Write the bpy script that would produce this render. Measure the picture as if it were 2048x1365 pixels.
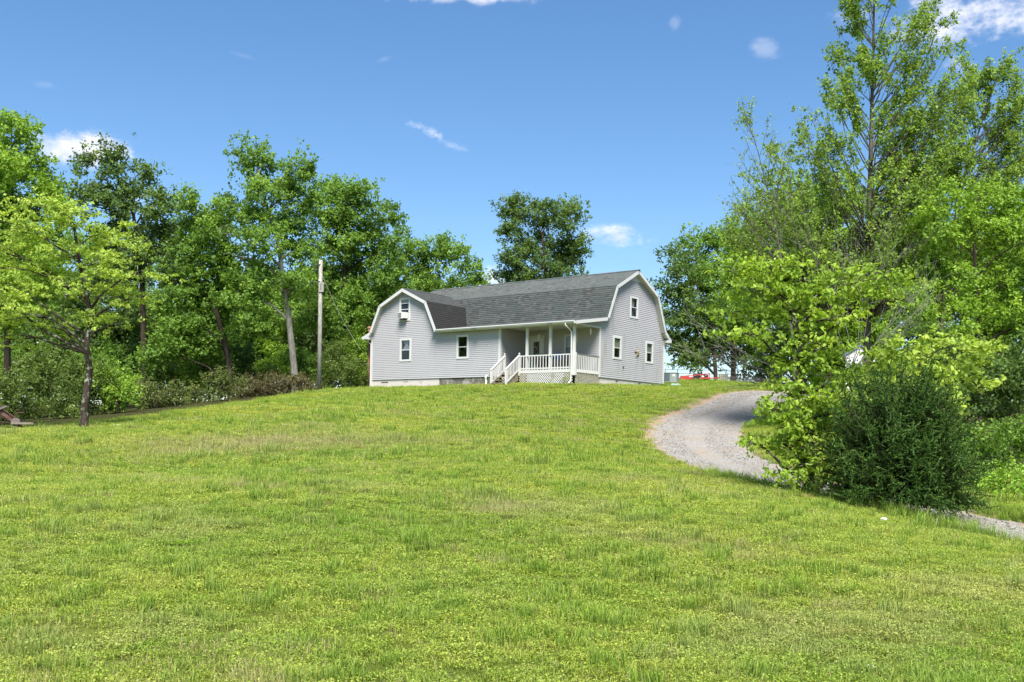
import bpy, math, random
import numpy as np
from mathutils import Vector, Matrix

for o in list(bpy.data.objects):
    bpy.data.objects.remove(o)
S = bpy.context.scene
R = math.radians
EYE = 1.6
F_PX, ROLL, YH = 2039.3, 0.019, 876.9          # focal length in photo pixels, camera roll, horizon row

# ------------------------------------------------------------------ camera
cam = bpy.data.cameras.new('camera')
cam.sensor_width = 36.0
cam.lens = 36.0 * F_PX / 2048
cam.shift_y = (YH - 682.5) / 2048
cam.clip_end = 6000
cam.clip_start = 0.05
camo = bpy.data.objects.new('camera', cam)
S.collection.objects.link(camo)
camo.location = (0, 0, EYE)
camo.rotation_euler = (R(90), -ROLL, 0)
S.camera = camo

# ------------------------------------------------------------------ view, sun, sky
S.view_settings.view_transform = 'Standard'
S.view_settings.look = 'None'
S.view_settings.exposure = 1.95
S.view_settings.gamma = 1.0
S.view_settings.use_curve_mapping = False
S.cycles.use_denoising = True
S.cycles.max_bounces = 6
S.cycles.diffuse_bounces = 5
S.cycles.glossy_bounces = 2
S.cycles.transmission_bounces = 3
S.cycles.transparent_max_bounces = 6
S.cycles.caustics_reflective = False
S.cycles.caustics_refractive = False

SUN_DIR = Vector((0.03, -0.56, 0.83)).normalized()   # towards the sun
sun_el = math.asin(SUN_DIR.z)
sl = bpy.data.lights.new('sun', 'SUN')
sl.energy = 2.5
sl.angle = R(26)
sl.color = (1.0, 0.955, 0.88)
so = bpy.data.objects.new('sun', sl)
S.collection.objects.link(so)
so.rotation_euler = (-SUN_DIR).to_track_quat('-Z', 'Y').to_euler()
so.location = (0, 0, 60)


def px(x, y, d):
    """photo pixel + distance along the view -> world point"""
    dx, dy = x - 1024, y - YH
    c, s = math.cos(ROLL), math.sin(ROLL)
    a = dx * c + dy * s
    b = -dx * s + dy * c
    return Vector((a / F_PX * d, d, -b / F_PX * d + EYE))


class NT:
    """tiny node-tree helper"""
    def __init__(self, nt):
        self.nt = nt
        nt.nodes.clear()

    def n(self, typ, **kw):
        nd = self.nt.nodes.new(typ)
        for k, v in kw.items():
            if k.startswith('i_'):
                k = k[2:]
                key = int(k) if k.isdigit() else k.replace('_', ' ')
                sock = nd.inputs[key]
                if hasattr(v, 'is_linked') or isinstance(v, bpy.types.NodeSocket):
                    self.nt.links.new(v, sock)
                else:
                    sock.default_value = v
            else:
                setattr(nd, k, v)
        return nd

    def link(self, a, b):
        self.nt.links.new(a, b)

    def math(self, op, a, b=None, c=None, clamp=False):
        nd = self.nt.nodes.new('ShaderNodeMath')
        nd.operation = op
        nd.use_clamp = clamp
        for i, v in enumerate((a, b, c)):
            if v is None:
                continue
            if isinstance(v, (int, float)):
                nd.inputs[i].default_value = v
            else:
                self.nt.links.new(v, nd.inputs[i])
        return nd.outputs[0]

    def mix(self, f, a, b, typ='MIX'):
        nd = self.nt.nodes.new('ShaderNodeMix')
        nd.data_type = 'RGBA'
        nd.blend_type = typ
        for k, v in ((0, f), (6, a), (7, b)):
            if isinstance(v, (int, float)):
                nd.inputs[k].default_value = v
            elif isinstance(v, (tuple, list)):
                nd.inputs[k].default_value = (*v[:3], 1)
            else:
                self.nt.links.new(v, nd.inputs[k])
        return nd.outputs[2]

    def noise(self, vec, scale, detail=4, rough=0.55):
        nd = self.nt.nodes.new('ShaderNodeTexNoise')
        nd.inputs['Scale'].default_value = scale
        nd.inputs['Detail'].default_value = detail
        nd.inputs['Roughness'].default_value = rough
        if vec is not None:
            self.nt.links.new(vec, nd.inputs['Vector'])
        return nd.outputs['Fac']

    def ramp(self, f, p0, p1, v0=0.0, v1=1.0):
        nd = self.nt.nodes.new('ShaderNodeMapRange')
        nd.interpolation_type = 'SMOOTHSTEP'
        self.nt.links.new(f, nd.inputs[0])
        nd.inputs[1].default_value = p0
        nd.inputs[2].default_value = p1
        nd.inputs[3].default_value = v0
        nd.inputs[4].default_value = v1
        return nd.outputs[0]


world = bpy.data.worlds.new('World')
S.world = world
world.use_nodes = True
w = NT(world.node_tree)
sky = w.n('ShaderNodeTexSky', sky_type='NISHITA', sun_disc=False)
sky.sun_elevation = sun_el
sky.sun_rotation = math.atan2(SUN_DIR.x, SUN_DIR.y)
sky.altitude = 250
sky.air_density = 1.0
sky.dust_density = 0.6
sky.ozone_density = 2.2
tc = w.n('ShaderNodeTexCoord')
dirv = tc.outputs['Generated']
# fair-weather clouds, each at its own direction in the sky
CLOUDS = [(1945, 22, 250, 84, 0.0, 1.0), (155, 296, 125, 38, 0.05, 1.0), (868, 268, 80, 17, 0.38, 0.75),
          (1235, 474, 72, 24, 0.1, 0.8), (880, -14, 190, 20, 0.0, 0.8), (1532, 100, 36, 24, 0.3, 0.26),
          (1352, 48, 13, 15, 0.3, 0.13), (250, 388, 66, 24, 0.0, 0.9), (372, 410, 40, 12, 0.0, 0.7),
          (985, 556, 32, 26, 0.0, 0.9), (2040, 340, 64, 26, 0.0, 0.9), (1800, 350, 80, 30, 0.0, 0.7),
          (1930, 130, 60, 26, 0.4, 0.5), (770, 118, 30, 9, -0.3, 0.16), (480, 110, 40, 7, 0.2, 0.09), (95, 172, 30, 8, 0, 0.09)]
nmap = w.n('ShaderNodeMapping')
w.link(dirv, nmap.inputs[0])
nmap.inputs['Scale'].default_value = (1, 1, 1.6)
n1 = w.noise(nmap.outputs[0], 17, 7, 0.60)
n2 = w.noise(nmap.outputs[0], 58, 5, 0.6)
nz = w.math('ADD', w.math('MULTIPLY', n1, 1.9), w.math('MULTIPLY', n2, 0.75))
n3 = w.noise(nmap.outputs[0], 170, 4, 0.6)
nz = w.math('ADD', nz, w.math('MULTIPLY', n3, 0.35))
nz = w.math('SUBTRACT', nz, 1.50)
total = None
for (cx, cy, rx, ry, tilt, amt) in CLOUDS:
    c = (px(cx, cy, 1.0) - Vector((0, 0, EYE))).normalized()
    right = Vector((c.y, -c.x, 0)).normalized()
    up = right.cross(c)
    if up.z < 0:
        up = -up
    r2 = right * math.cos(tilt) - up * math.sin(tilt)
    u2 = up * math.cos(tilt) + right * math.sin(tilt)
    k = math.sqrt(((cx - 1024) ** 2 + (cy - YH) ** 2) / F_PX ** 2 + 1)
    ax = rx / F_PX / k
    ay = ry / F_PX / k

    def dot(v):
        nd = w.n('ShaderNodeVectorMath', operation='DOT_PRODUCT')
        w.link(dirv, nd.inputs[0])
        nd.inputs[1].default_value = v
        return nd.outputs['Value']
    a = w.math('DIVIDE', dot(r2), ax)
    b = w.math('DIVIDE', dot(u2), ay)
    ca = c.dot(r2)
    dd = w.math('SQRT', w.math('ADD', w.math('MULTIPLY', a, a), w.math('MULTIPLY', b, b)))
    m = w.math('ADD', w.math('SUBTRACT', 0.75, w.math('MULTIPLY', dd, 0.75)), w.math('MULTIPLY', nz, 1.5))
    m = w.math('MULTIPLY', m, w.ramp(dd, 0.7, 1.7, 1.0, 0.0))
    m = w.ramp(m, 0.0, 1.0, 0.0, amt)
    front = w.math('GREATER_THAN', dot(c), 0.0)
    m = w.math('MULTIPLY', m, front)
    total = m if total is None else w.math('MAXIMUM', total, m)
shade = w.noise(nmap.outputs[0], 30, 4, 0.5)
ccol = w.mix(w.ramp(shade, 0.35, 0.7), (5.4, 5.5, 6.2), (7.0, 6.95, 7.3))
hsv = w.n('ShaderNodeHueSaturation')
hsv.inputs['Saturation'].default_value = 1.21
w.link(sky.outputs[0], hsv.inputs['Color'])
skyc = w.mix(total, hsv.outputs[0], ccol)
bg = w.n('ShaderNodeBackground')
bg.inputs['Strength'].default_value = 0.048
w.link(skyc, bg.inputs['Color'])
out = w.n('ShaderNodeOutputWorld')
w.link(bg.outputs[0], out.inputs[0])

# ------------------------------------------------------------------ materials
MATS = {}


def material(name, fn):
    m = bpy.data.materials.new(name)
    m.use_nodes = True
    t = NT(m.node_tree)
    o = t.n('ShaderNodeOutputMaterial')
    fn(t, o)
    MATS[name] = m
    return m


def objcoord(t):
    return t.n('ShaderNodeTexCoord').outputs['Object']


def attr(t, name, typ='GEOMETRY'):
    nd = t.n('ShaderNodeAttribute', attribute_name=name)
    nd.attribute_type = typ
    return nd.outputs['Fac']


def bump(t, h, strength=0.3, dist=0.02):
    nd = t.n('ShaderNodeBump')
    nd.inputs['Strength'].default_value = strength
    nd.inputs['Distance'].default_value = dist
    t.link(h, nd.inputs['Height'])
    return nd.outputs[0]


def plain(name, col, rough=0.6, var=0.12, scale=6.0, spec=0.4, metal=0.0, dirt=None, dscale=2.0, dlo=0.5, dhi=0.75, bumps=0.15, bscale=40):
    def fn(t, o):
        oc = objcoord(t)
        nz = t.noise(oc, scale, 5)
        c = t.mix(nz, tuple(x * (1 - var) for x in col), tuple(min(1, x * (1 + var)) for x in col))
        if dirt is not None:
            dn = t.noise(oc, dscale, 6, 0.65)
            c = t.mix(t.ramp(dn, dlo, dhi), c, dirt)
        p = t.n('ShaderNodeBsdfPrincipled')
        t.link(c, p.inputs['Base Color'])
        p.inputs['Roughness'].default_value = rough
        p.inputs['Specular IOR Level'].default_value = spec
        p.inputs['Metallic'].default_value = metal
        if bumps:
            t.link(bump(t, t.noise(oc, bscale, 4), bumps, 0.01), p.inputs['Normal'])
        t.link(p.outputs[0], o.inputs[0])
    return material(name, fn)


def leafmat(name, dark, mid, light, trans=0.48, accent=None, acc_at=0.93, rough=0.55, spec=0.25, instancer=False):
    """foliage: colour varies leaf by leaf; light shines through"""
    def fn(t, o):
        r = attr(t, 'rnd')
        c = t.mix(t.ramp(r, 0.0, 0.55), dark, mid)
        c = t.mix(t.ramp(r, 0.5, 1.0), c, light)
        if accent is not None:
            c = t.mix(t.math('GREATER_THAN', r, acc_at), c, accent)
        p = t.n('ShaderNodeBsdfPrincipled')
        t.link(c, p.inputs['Base Color'])
        p.inputs['Roughness'].default_value = rough
        p.inputs['Specular IOR Level'].default_value = spec
        tr = t.n('ShaderNodeBsdfTranslucent')
        tc2 = t.mix(1.0, c, (1.15, 1.1, 0.55), 'MULTIPLY')
        t.link(tc2, tr.inputs['Color'])
        mx = t.n('ShaderNodeMixShader')
        mx.inputs[0].default_value = trans
        t.link(p.outputs[0], mx.inputs[1])
        t.link(tr.outputs[0], mx.inputs[2])
        t.link(mx.outputs[0], o.inputs[0])
    return material(name, fn)


def barkmat(name, a, b, lich=None, scale=9, lo=0.52, hi=0.62):
    def fn(t, o):
        oc = objcoord(t)
        mp = t.n('ShaderNodeMapping')
        t.link(oc, mp.inputs[0])
        mp.inputs['Scale'].default_value = (1, 1, 0.22)
        nz = t.noise(mp.outputs[0], scale, 7, 0.7)
        c = t.mix(t.ramp(nz, 0.3, 0.7), a, b)
        if lich is not None:
            c = t.mix(t.ramp(t.noise(oc, 5.0, 5, 0.65), lo, hi), c, lich)
        p = t.n('ShaderNodeBsdfPrincipled')
        t.link(c, p.inputs['Base Color'])
        p.inputs['Roughness'].default_value = 0.9
        p.inputs['Specular IOR Level'].default_value = 0.1
        t.link(bump(t, nz, 0.8, 0.04), p.inputs['Normal'])
        t.link(p.outputs[0], o.inputs[0])
    return material(name, fn)


leafmat('leaf_wood', (0.080, 0.150, 0.028), (0.180, 0.318, 0.050), (0.335, 0.500, 0.088))
leafmat('leaf_deep', (0.062, 0.112, 0.034), (0.130, 0.218, 0.055), (0.240, 0.345, 0.082))
leafmat('leaf_bright', (0.115, 0.200, 0.030), (0.250, 0.415, 0.050), (0.440, 0.610, 0.085))
leafmat('leaf_dogwood', (0.19, 0.28, 0.050), (0.39, 0.53, 0.090), (0.60, 0.71, 0.16), trans=0.5)
leafmat('leaf_dogwood_near', (0.135, 0.225, 0.028), (0.31, 0.46, 0.055), (0.54, 0.66, 0.105), trans=0.5, rough=0.45)
leafmat('leaf_poplar', (0.105, 0.175, 0.032), (0.225, 0.360, 0.055), (0.375, 0.520, 0.085))
leafmat('needle', (0.014, 0.036, 0.008), (0.042, 0.100, 0.016), (0.135, 0.235, 0.036), trans=0.25)
leafmat('leaf_bramble', (0.0702, 0.1014, 0.0312), (0.1560, 0.1950, 0.0546), (0.2496, 0.2964, 0.0936), accent=(0.62, 0.60, 0.50), acc_at=0.90)
leafmat('leaf_rose', (0.0624, 0.1170, 0.0250), (0.1482, 0.2184, 0.0468), (0.2496, 0.3432, 0.0780), accent=(0.66, 0.65, 0.55), acc_at=0.87)
leafmat('leaf_dry', (0.075, 0.070, 0.036), (0.165, 0.150, 0.075), (0.24, 0.235, 0.11), accent=(0.60, 0.55, 0.48), acc_at=0.93)
leafmat('leaf_weed', (0.1170, 0.2242, 0.0273), (0.2535, 0.4388, 0.0468), (0.3900, 0.5850, 0.0780), trans=0.4)
barkmat('bark_dark', (0.018, 0.014, 0.010), (0.065, 0.052, 0.040))
barkmat('bark_grey', (0.11, 0.10, 0.085), (0.27, 0.25, 0.22), (0.18, 0.20, 0.15))
barkmat('bark_dogwood', (0.020, 0.016, 0.012), (0.075, 0.058, 0.045), (0.24, 0.26, 0.20), 10, 0.53, 0.62)
barkmat('bark_bare', (0.11, 0.10, 0.085), (0.24, 0.225, 0.20))
barkmat('bark_poplar', (0.05, 0.043, 0.034), (0.17, 0.15, 0.125))
barkmat('pole_wood', (0.20, 0.185, 0.165), (0.40, 0.38, 0.345), (0.14, 0.13, 0.115), 14, 0.6, 0.75)

plain('white_trim', (0.56, 0.56, 0.56), 0.5, 0.03, 3, dirt=(0.50, 0.50, 0.46), dscale=2.5, dlo=0.58, dhi=0.85, bumps=0.05)
plain('white_rail', (0.56, 0.555, 0.54), 0.55, 0.04, 5, dirt=(0.40, 0.39, 0.34), dscale=5, dlo=0.56, dhi=0.8, bumps=0.1)
plain('soffit', (0.52, 0.515, 0.49), 0.6, 0.04, 3, dirt=(0.45, 0.45, 0.38), dscale=3, dlo=0.5, dhi=0.85)
plain('rail_top', (0.17, 0.165, 0.15), 0.8, 0.25, 8)
plain('wood_worn', (0.20, 0.17, 0.135), 0.85, 0.35, 7, bumps=0.3)
plain('pallet_wood', (0.42, 0.31, 0.17), 0.8, 0.25, 6, bumps=0.2)
plain('fence_wood', (0.27, 0.235, 0.20), 0.85, 0.3, 6, bumps=0.2)
plain('lattice_white', (0.60, 0.59, 0.565), 0.6, 0.06, 4, dirt=(0.42, 0.39, 0.31), dscale=2.2, dlo=0.5, dhi=0.7)
plain('lattice_tan', (0.47, 0.44, 0.36), 0.7, 0.12, 4, dirt=(0.22, 0.23, 0.13), dscale=2.5, dlo=0.5, dhi=0.75)
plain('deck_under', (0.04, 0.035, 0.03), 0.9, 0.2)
plain('foundation_paint', (0.55, 0.50, 0.48), 0.85, 0.10, 2.5, dirt=(0.33, 0.28, 0.23), dscale=1.6, dlo=0.52, dhi=0.75, bumps=0.3)
plain('block_face', (0.34, 0.315, 0.28), 0.9, 0.28, 1.3, dirt=(0.14, 0.125, 0.11), dscale=1.1, dlo=0.47, dhi=0.56, bumps=0.4)
plain('mortar', (0.36, 0.34, 0.30), 0.95, 0.15, 4)
plain('vent_panel', (0.50, 0.46, 0.42), 0.8, 0.1)
plain('dark_slot', (0.03, 0.028, 0.026), 0.8, 0.1)
plain('grey_metal', (0.16, 0.16, 0.16), 0.5, 0.1, metal=0.3)
plain('black_plastic', (0.014, 0.014, 0.016), 0.45, 0.2)
plain('ac_white', (0.62, 0.62, 0.60), 0.5, 0.04)
plain('ac_grill', (0.25, 0.25, 0.25), 0.6, 0.1)
plain('door_paint', (0.66, 0.66, 0.63), 0.45, 0.03)
plain('interior', (0.022, 0.022, 0.026), 0.9, 0.3)
plain('curtain_grey', (0.40, 0.375, 0.41), 0.9, 0.15, 9)
plain('blind_olive', (0.30, 0.32, 0.22), 0.9, 0.12, 3)
plain('blind_pale', (0.38, 0.42, 0.40), 0.9, 0.08, 3)
plain('rust_pipe', (0.34, 0.155, 0.075), 0.75, 0.25, 5, dirt=(0.16, 0.06, 0.03), dscale=2)
plain('rust', (0.095, 0.042, 0.030), 0.85, 0.3, 9, dirt=(0.16, 0.11, 0.095), dscale=6, dlo=0.5, dhi=0.7, bumps=0.3)
plain('rust_grey', (0.15, 0.125, 0.12), 0.8, 0.2, 9)
plain('condenser_grey', (0.26, 0.29, 0.29), 0.5, 0.05)
plain('condenser_coil', (0.10, 0.145, 0.15), 0.6, 0.2, 20)
plain('sticker', (0.70, 0.70, 0.70), 0.5, 0.05)
plain('sticker_red', (0.5, 0.06, 0.05), 0.5, 0.05)
plain('teal_lid', (0.32, 0.44, 0.44), 0.5, 0.05)
plain('red_paint', (0.42, 0.045, 0.035), 0.5, 0.15, 7, dirt=(0.22, 0.05, 0.04), dscale=5)
plain('rubber', (0.018, 0.018, 0.018), 0.85, 0.2)
plain('bag_black', (0.013, 0.013, 0.018), 0.35, 0.2)
plain('bag_white', (0.60, 0.60, 0.62), 0.5, 0.08)
plain('blue_plastic', (0.035, 0.12, 0.36), 0.4, 0.15)
plain('chair_red', (0.15, 0.045, 0.03), 0.6, 0.2)
plain('copper_star', (0.26, 0.20, 0.13), 0.45, 0.2, 8, metal=0.5, dirt=(0.12, 0.22, 0.16), dscale=7)
plain('shed_white', (0.75, 0.75, 0.74), 0.6, 0.03)
plain('shed_roof', (0.15, 0.20, 0.30), 0.6, 0.1)
plain('stone_white', (0.72, 0.71, 0.69), 0.85, 0.1, 14, bumps=0.4)
plain('wire', (0.30, 0.30, 0.28), 0.6, 0.05, bumps=0)
plain('dark_fence', (0.035, 0.037, 0.035), 0.6, 0.1, bumps=0)


def siding_fn(t, o):
    oc = objcoord(t)
    nz = t.noise(oc, 1.1, 5)
    c = t.mix(nz, (0.375, 0.366, 0.386), (0.425, 0.415, 0.432))
    mp = t.n('ShaderNodeMapping')
    t.link(oc, mp.inputs[0])
    mp.inputs['Scale'].default_value = (1.7, 1.7, 0.33)
    st = t.ramp(t.noise(mp.outputs[0], 1.4, 6, 0.68), 0.52, 0.78)
    sep = t.n('ShaderNodeSeparateXYZ')
    t.link(oc, sep.inputs[0])
    east = t.ramp(sep.outputs['X'], -0.25, -0.05)     # the shaded end wall grows algae
    amt = t.math('MULTIPLY', st, t.math('MULTIPLY_ADD', east, 0.80, 0.16))
    c = t.mix(amt, c, (0.27, 0.265, 0.20))
    st2 = t.ramp(t.noise(oc, 9, 4, 0.6), 0.55, 0.8)
    c = t.mix(t.math('MULTIPLY', st2, 0.10), c, (0.25, 0.25, 0.24))
    p = t.n('ShaderNodeBsdfPrincipled')
    t.link(c, p.inputs['Base Color'])
    p.inputs['Roughness'].default_value = 0.55
    p.inputs['Specular IOR Level'].default_value = 0.3
    t.link(p.outputs[0], o.inputs[0])


material('siding', siding_fn)


def shingle_fn(t, o):
    oc = objcoord(t)
    r = attr(t, 'rnd')
    c = t.mix(r, (0.052, 0.058, 0.058), (0.125, 0.132, 0.127))
    c = t.mix(t.ramp(t.noise(oc, 0.9, 5), 0.4, 0.7), c, (0.075, 0.094, 0.089))
    g = t.noise(oc, 120, 2)
    c = t.mix(t.math('MULTIPLY', t.ramp(g, 0.45, 0.75), 0.5), c, (0.19, 0.19, 0.18))
    mp = t.n('ShaderNodeMapping')
    t.link(oc, mp.inputs[0])
    mp.inputs['Scale'].default_value = (2.4, 2.4, 0.5)
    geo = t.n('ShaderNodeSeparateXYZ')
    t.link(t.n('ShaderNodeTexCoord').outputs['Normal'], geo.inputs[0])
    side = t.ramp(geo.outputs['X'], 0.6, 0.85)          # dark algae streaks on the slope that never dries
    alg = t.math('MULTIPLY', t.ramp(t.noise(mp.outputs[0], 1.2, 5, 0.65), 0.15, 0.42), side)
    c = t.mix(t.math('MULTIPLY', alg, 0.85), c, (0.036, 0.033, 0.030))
    p = t.n('ShaderNodeBsdfPrincipled')
    t.link(c, p.inputs['Base Color'])
    p.inputs['Roughness'].default_value = 0.85
    p.inputs['Specular IOR Level'].default_value = 0.3
    t.link(bump(t, g, 0.5, 0.01), p.inputs['Normal'])
    t.link(p.outputs[0], o.inputs[0])


material('shingle', shingle_fn)


def glass_fn(t, o):
    lw = t.n('ShaderNodeLayerWeight')
    lw.inputs['Blend'].default_value = 0.5
    fr = t.math('MULTIPLY_ADD', t.math('POWER', lw.outputs['Facing'], 4.0), 0.7, 0.05)
    tr = t.n('ShaderNodeBsdfTransparent')
    tr.inputs[0].default_value = (0.88, 0.90, 0.90, 1)
    gl = t.n('ShaderNodeBsdfGlossy')
    gl.inputs['Roughness'].default_value = 0.03
    mx = t.n('ShaderNodeMixShader')
    t.link(fr, mx.inputs[0])
    t.link(tr.outputs[0], mx.inputs[1])
    t.link(gl.outputs[0], mx.inputs[2])
    t.link(mx.outputs[0], o.inputs[0])


material('glass', glass_fn)


def leaded_fn(t, o):
    oc = objcoord(t)
    v = t.n('ShaderNodeTexVoronoi', feature='DISTANCE_TO_EDGE')
    v.inputs['Scale'].default_value = 6
    t.link(oc, v.inputs['Vector'])
    c = t.mix(t.ramp(v.outputs[0], 0.02, 0.06), (0.30, 0.27, 0.20), (0.06, 0.058, 0.052))
    p = t.n('ShaderNodeBsdfPrincipled')
    t.link(c, p.inputs['Base Color'])
    p.inputs['Roughness'].default_value = 0.15
    t.link(p.outputs[0], o.inputs[0])


material('leaded_glass', leaded_fn)


def lawn_fn(t, o):
    oc = objcoord(t)
    n1_ = t.noise(oc, 0.32, 6, 0.6)
    n2_ = t.noise(oc, 3.5, 5, 0.65)
    n3_ = t.noise(oc, 26, 4, 0.7)
    c = t.mix(t.ramp(n1_, 0.35, 0.68), (0.150, 0.212, 0.028), (0.26, 0.315, 0.054))
    c = t.mix(t.ramp(n2_, 0.48, 0.75), c, (0.32, 0.31, 0.11))
    c = t.mix(t.ramp(n3_, 0.42, 0.7), c, (0.085, 0.105, 0.024))
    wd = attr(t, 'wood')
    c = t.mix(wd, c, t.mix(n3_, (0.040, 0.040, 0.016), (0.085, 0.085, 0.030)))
    rd = attr(t, 'road')
    c = t.mix(rd, c, t.mix(n3_, (0.30, 0.22, 0.13), (0.40, 0.34, 0.25)))
    p = t.n('ShaderNodeBsdfPrincipled')
    t.link(c, p.inputs['Base Color'])
    p.inputs['Roughness'].default_value = 0.95
    p.inputs['Specular IOR Level'].default_value = 0.05
    t.link(bump(t, t.math('ADD', n3_, t.noise(oc, 90, 3, 0.7)), 0.9, 0.06), p.inputs['Normal'])
    t.link(p.outputs[0], o.inputs[0])


material('lawn', lawn_fn)


def gravel_fn(t, o):
    oc = objcoord(t)
    v = t.n('ShaderNodeTexVoronoi')
    v.inputs['Scale'].default_value = 26
    t.link(oc, v.inputs['Vector'])
    sp = t.n('ShaderNodeSeparateColor')
    t.link(v.outputs['Color'], sp.inputs[0])
    c = t.mix(sp.outputs[0], (0.195, 0.181, 0.163), (0.36, 0.34, 0.31))
    c = t.mix(t.ramp(t.noise(oc, 0.8, 6, 0.65), 0.48, 0.72), c, (0.29, 0.24, 0.175))
    c = t.mix(t.ramp(t.noise(oc, 5, 5, 0.7), 0.55, 0.75), c, (0.23, 0.215, 0.195))
    e = attr(t, 'edge')
    en = t.math('ADD', e, t.math('MULTIPLY', t.math('SUBTRACT', t.noise(oc, 2.2, 5, 0.65), 0.5), 1.1))
    c = t.mix(t.ramp(en, 0.72, 1.0), c, t.mix(t.noise(oc, 14, 4), (0.26, 0.155, 0.075), (0.37, 0.255, 0.145)))
    p = t.n('ShaderNodeBsdfPrincipled')
    t.link(c, p.inputs['Base Color'])
    p.inputs['Roughness'].default_value = 0.95
    p.inputs['Specular IOR Level'].default_value = 0.1
    h = t.math('SUBTRACT', t.noise(oc, 2.5, 5), v.outputs['Distance'])
    t.link(bump(t, h, 0.6, 0.05), p.inputs['Normal'])
    t.link(p.outputs[0], o.inputs[0])


material('gravel', gravel_fn)


def grass_fn(t, o):
    r = attr(t, 'rnd')
    ti = attr(t, 'tint', 'INSTANCER')
    dry = attr(t, 'dry', 'INSTANCER')
    fresh = t.mix(r, (0.088, 0.180, 0.018), (0.330, 0.500, 0.058))
    yel = t.mix(r, (0.205, 0.262, 0.030), (0.56, 0.625, 0.110))
    c = t.mix(ti, fresh, yel)
    c = t.mix(dry, c, t.mix(r, (0.36, 0.31, 0.15), (0.58, 0.51, 0.32)))
    tan = attr(t, 'tan')
    c = t.mix(tan, c, t.mix(r, (0.34, 0.28, 0.13), (0.52, 0.46, 0.25)))
    p = t.n('ShaderNodeBsdfPrincipled')
    t.link(c, p.inputs['Base Color'])
    p.inputs['Roughness'].default_value = 0.5
    p.inputs['Specular IOR Level'].default_value = 0.25
    tr = t.n('ShaderNodeBsdfTranslucent')
    t.link(t.mix(1.0, c, (1.1, 1.1, 0.6), 'MULTIPLY'), tr.inputs['Color'])
    mx = t.n('ShaderNodeMixShader')
    mx.inputs[0].default_value = 0.45
    t.link(p.outputs[0], mx.inputs[1])
    t.link(tr.outputs[0], mx.inputs[2])
    t.link(mx.outputs[0], o.inputs[0])


material('grass', grass_fn)
plain('petal_white', (0.75, 0.75, 0.70), 0.7, 0.05, bumps=0)
plain('petal_yellow', (0.65, 0.48, 0.03), 0.7, 0.05, bumps=0)
plain('gravel_stone', (0.27, 0.255, 0.235), 0.9, 0.35, 1.5, bumps=0)

# ------------------------------------------------------------------ mesh helpers
COL = S.collection


def link(ob, parent=None):
    COL.objects.link(ob)
    if parent is not None:
        ob.parent = parent
    return ob


def tag(o, label=None, cat=None, group=None, kind=None):
    if label:
        o['label'] = label
    if cat:
        o['category'] = cat
    if group:
        o['group'] = group
    if kind:
        o['kind'] = kind
    return o


def empty(name, loc=(0, 0, 0), rz=0.0):
    o = bpy.data.objects.new(name, None)
    o.empty_display_size = 0.3
    o.location = loc
    o.rotation_euler = (0, 0, rz)
    COL.objects.link(o)
    return o


def np_mesh(name, V, F, mat, parent=None, attrs=None, smooth=False, link_it=True, loc=None):
    """V (n,3); F (m,3) or (m,4) int array; attrs name -> per-face floats"""
    V = np.asarray(V, dtype=np.float32)
    F = np.asarray(F, dtype=np.int32)
    if loc is not None:
        V = V - np.asarray(loc, dtype=np.float32)
    me = bpy.data.meshes.new(name)
    k = F.shape[1]
    me.vertices.add(len(V))
    me.vertices.foreach_set('co', V.ravel())
    me.loops.add(F.size)
    me.loops.foreach_set('vertex_index', F.ravel())
    me.polygons.add(len(F))
    me.polygons.foreach_set('loop_start', np.arange(0, F.size, k, dtype=np.int32))
    if attrs:
        for an, av in attrs.items():
            a = me.attributes.new(an, 'FLOAT', 'FACE' if len(av) == len(F) and len(av) != len(V) else 'POINT')
            a.data.foreach_set('value', np.asarray(av, dtype=np.float32))
    me.update(calc_edges=True)
    if smooth:
        me.polygons.foreach_set('use_smooth', np.ones(len(F), dtype=bool))
    me.materials.append(MATS[mat])
    o = bpy.data.objects.new(name, me)
    if loc is not None:
        o.location = loc
    if link_it:
        link(o, parent)
    return o


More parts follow.
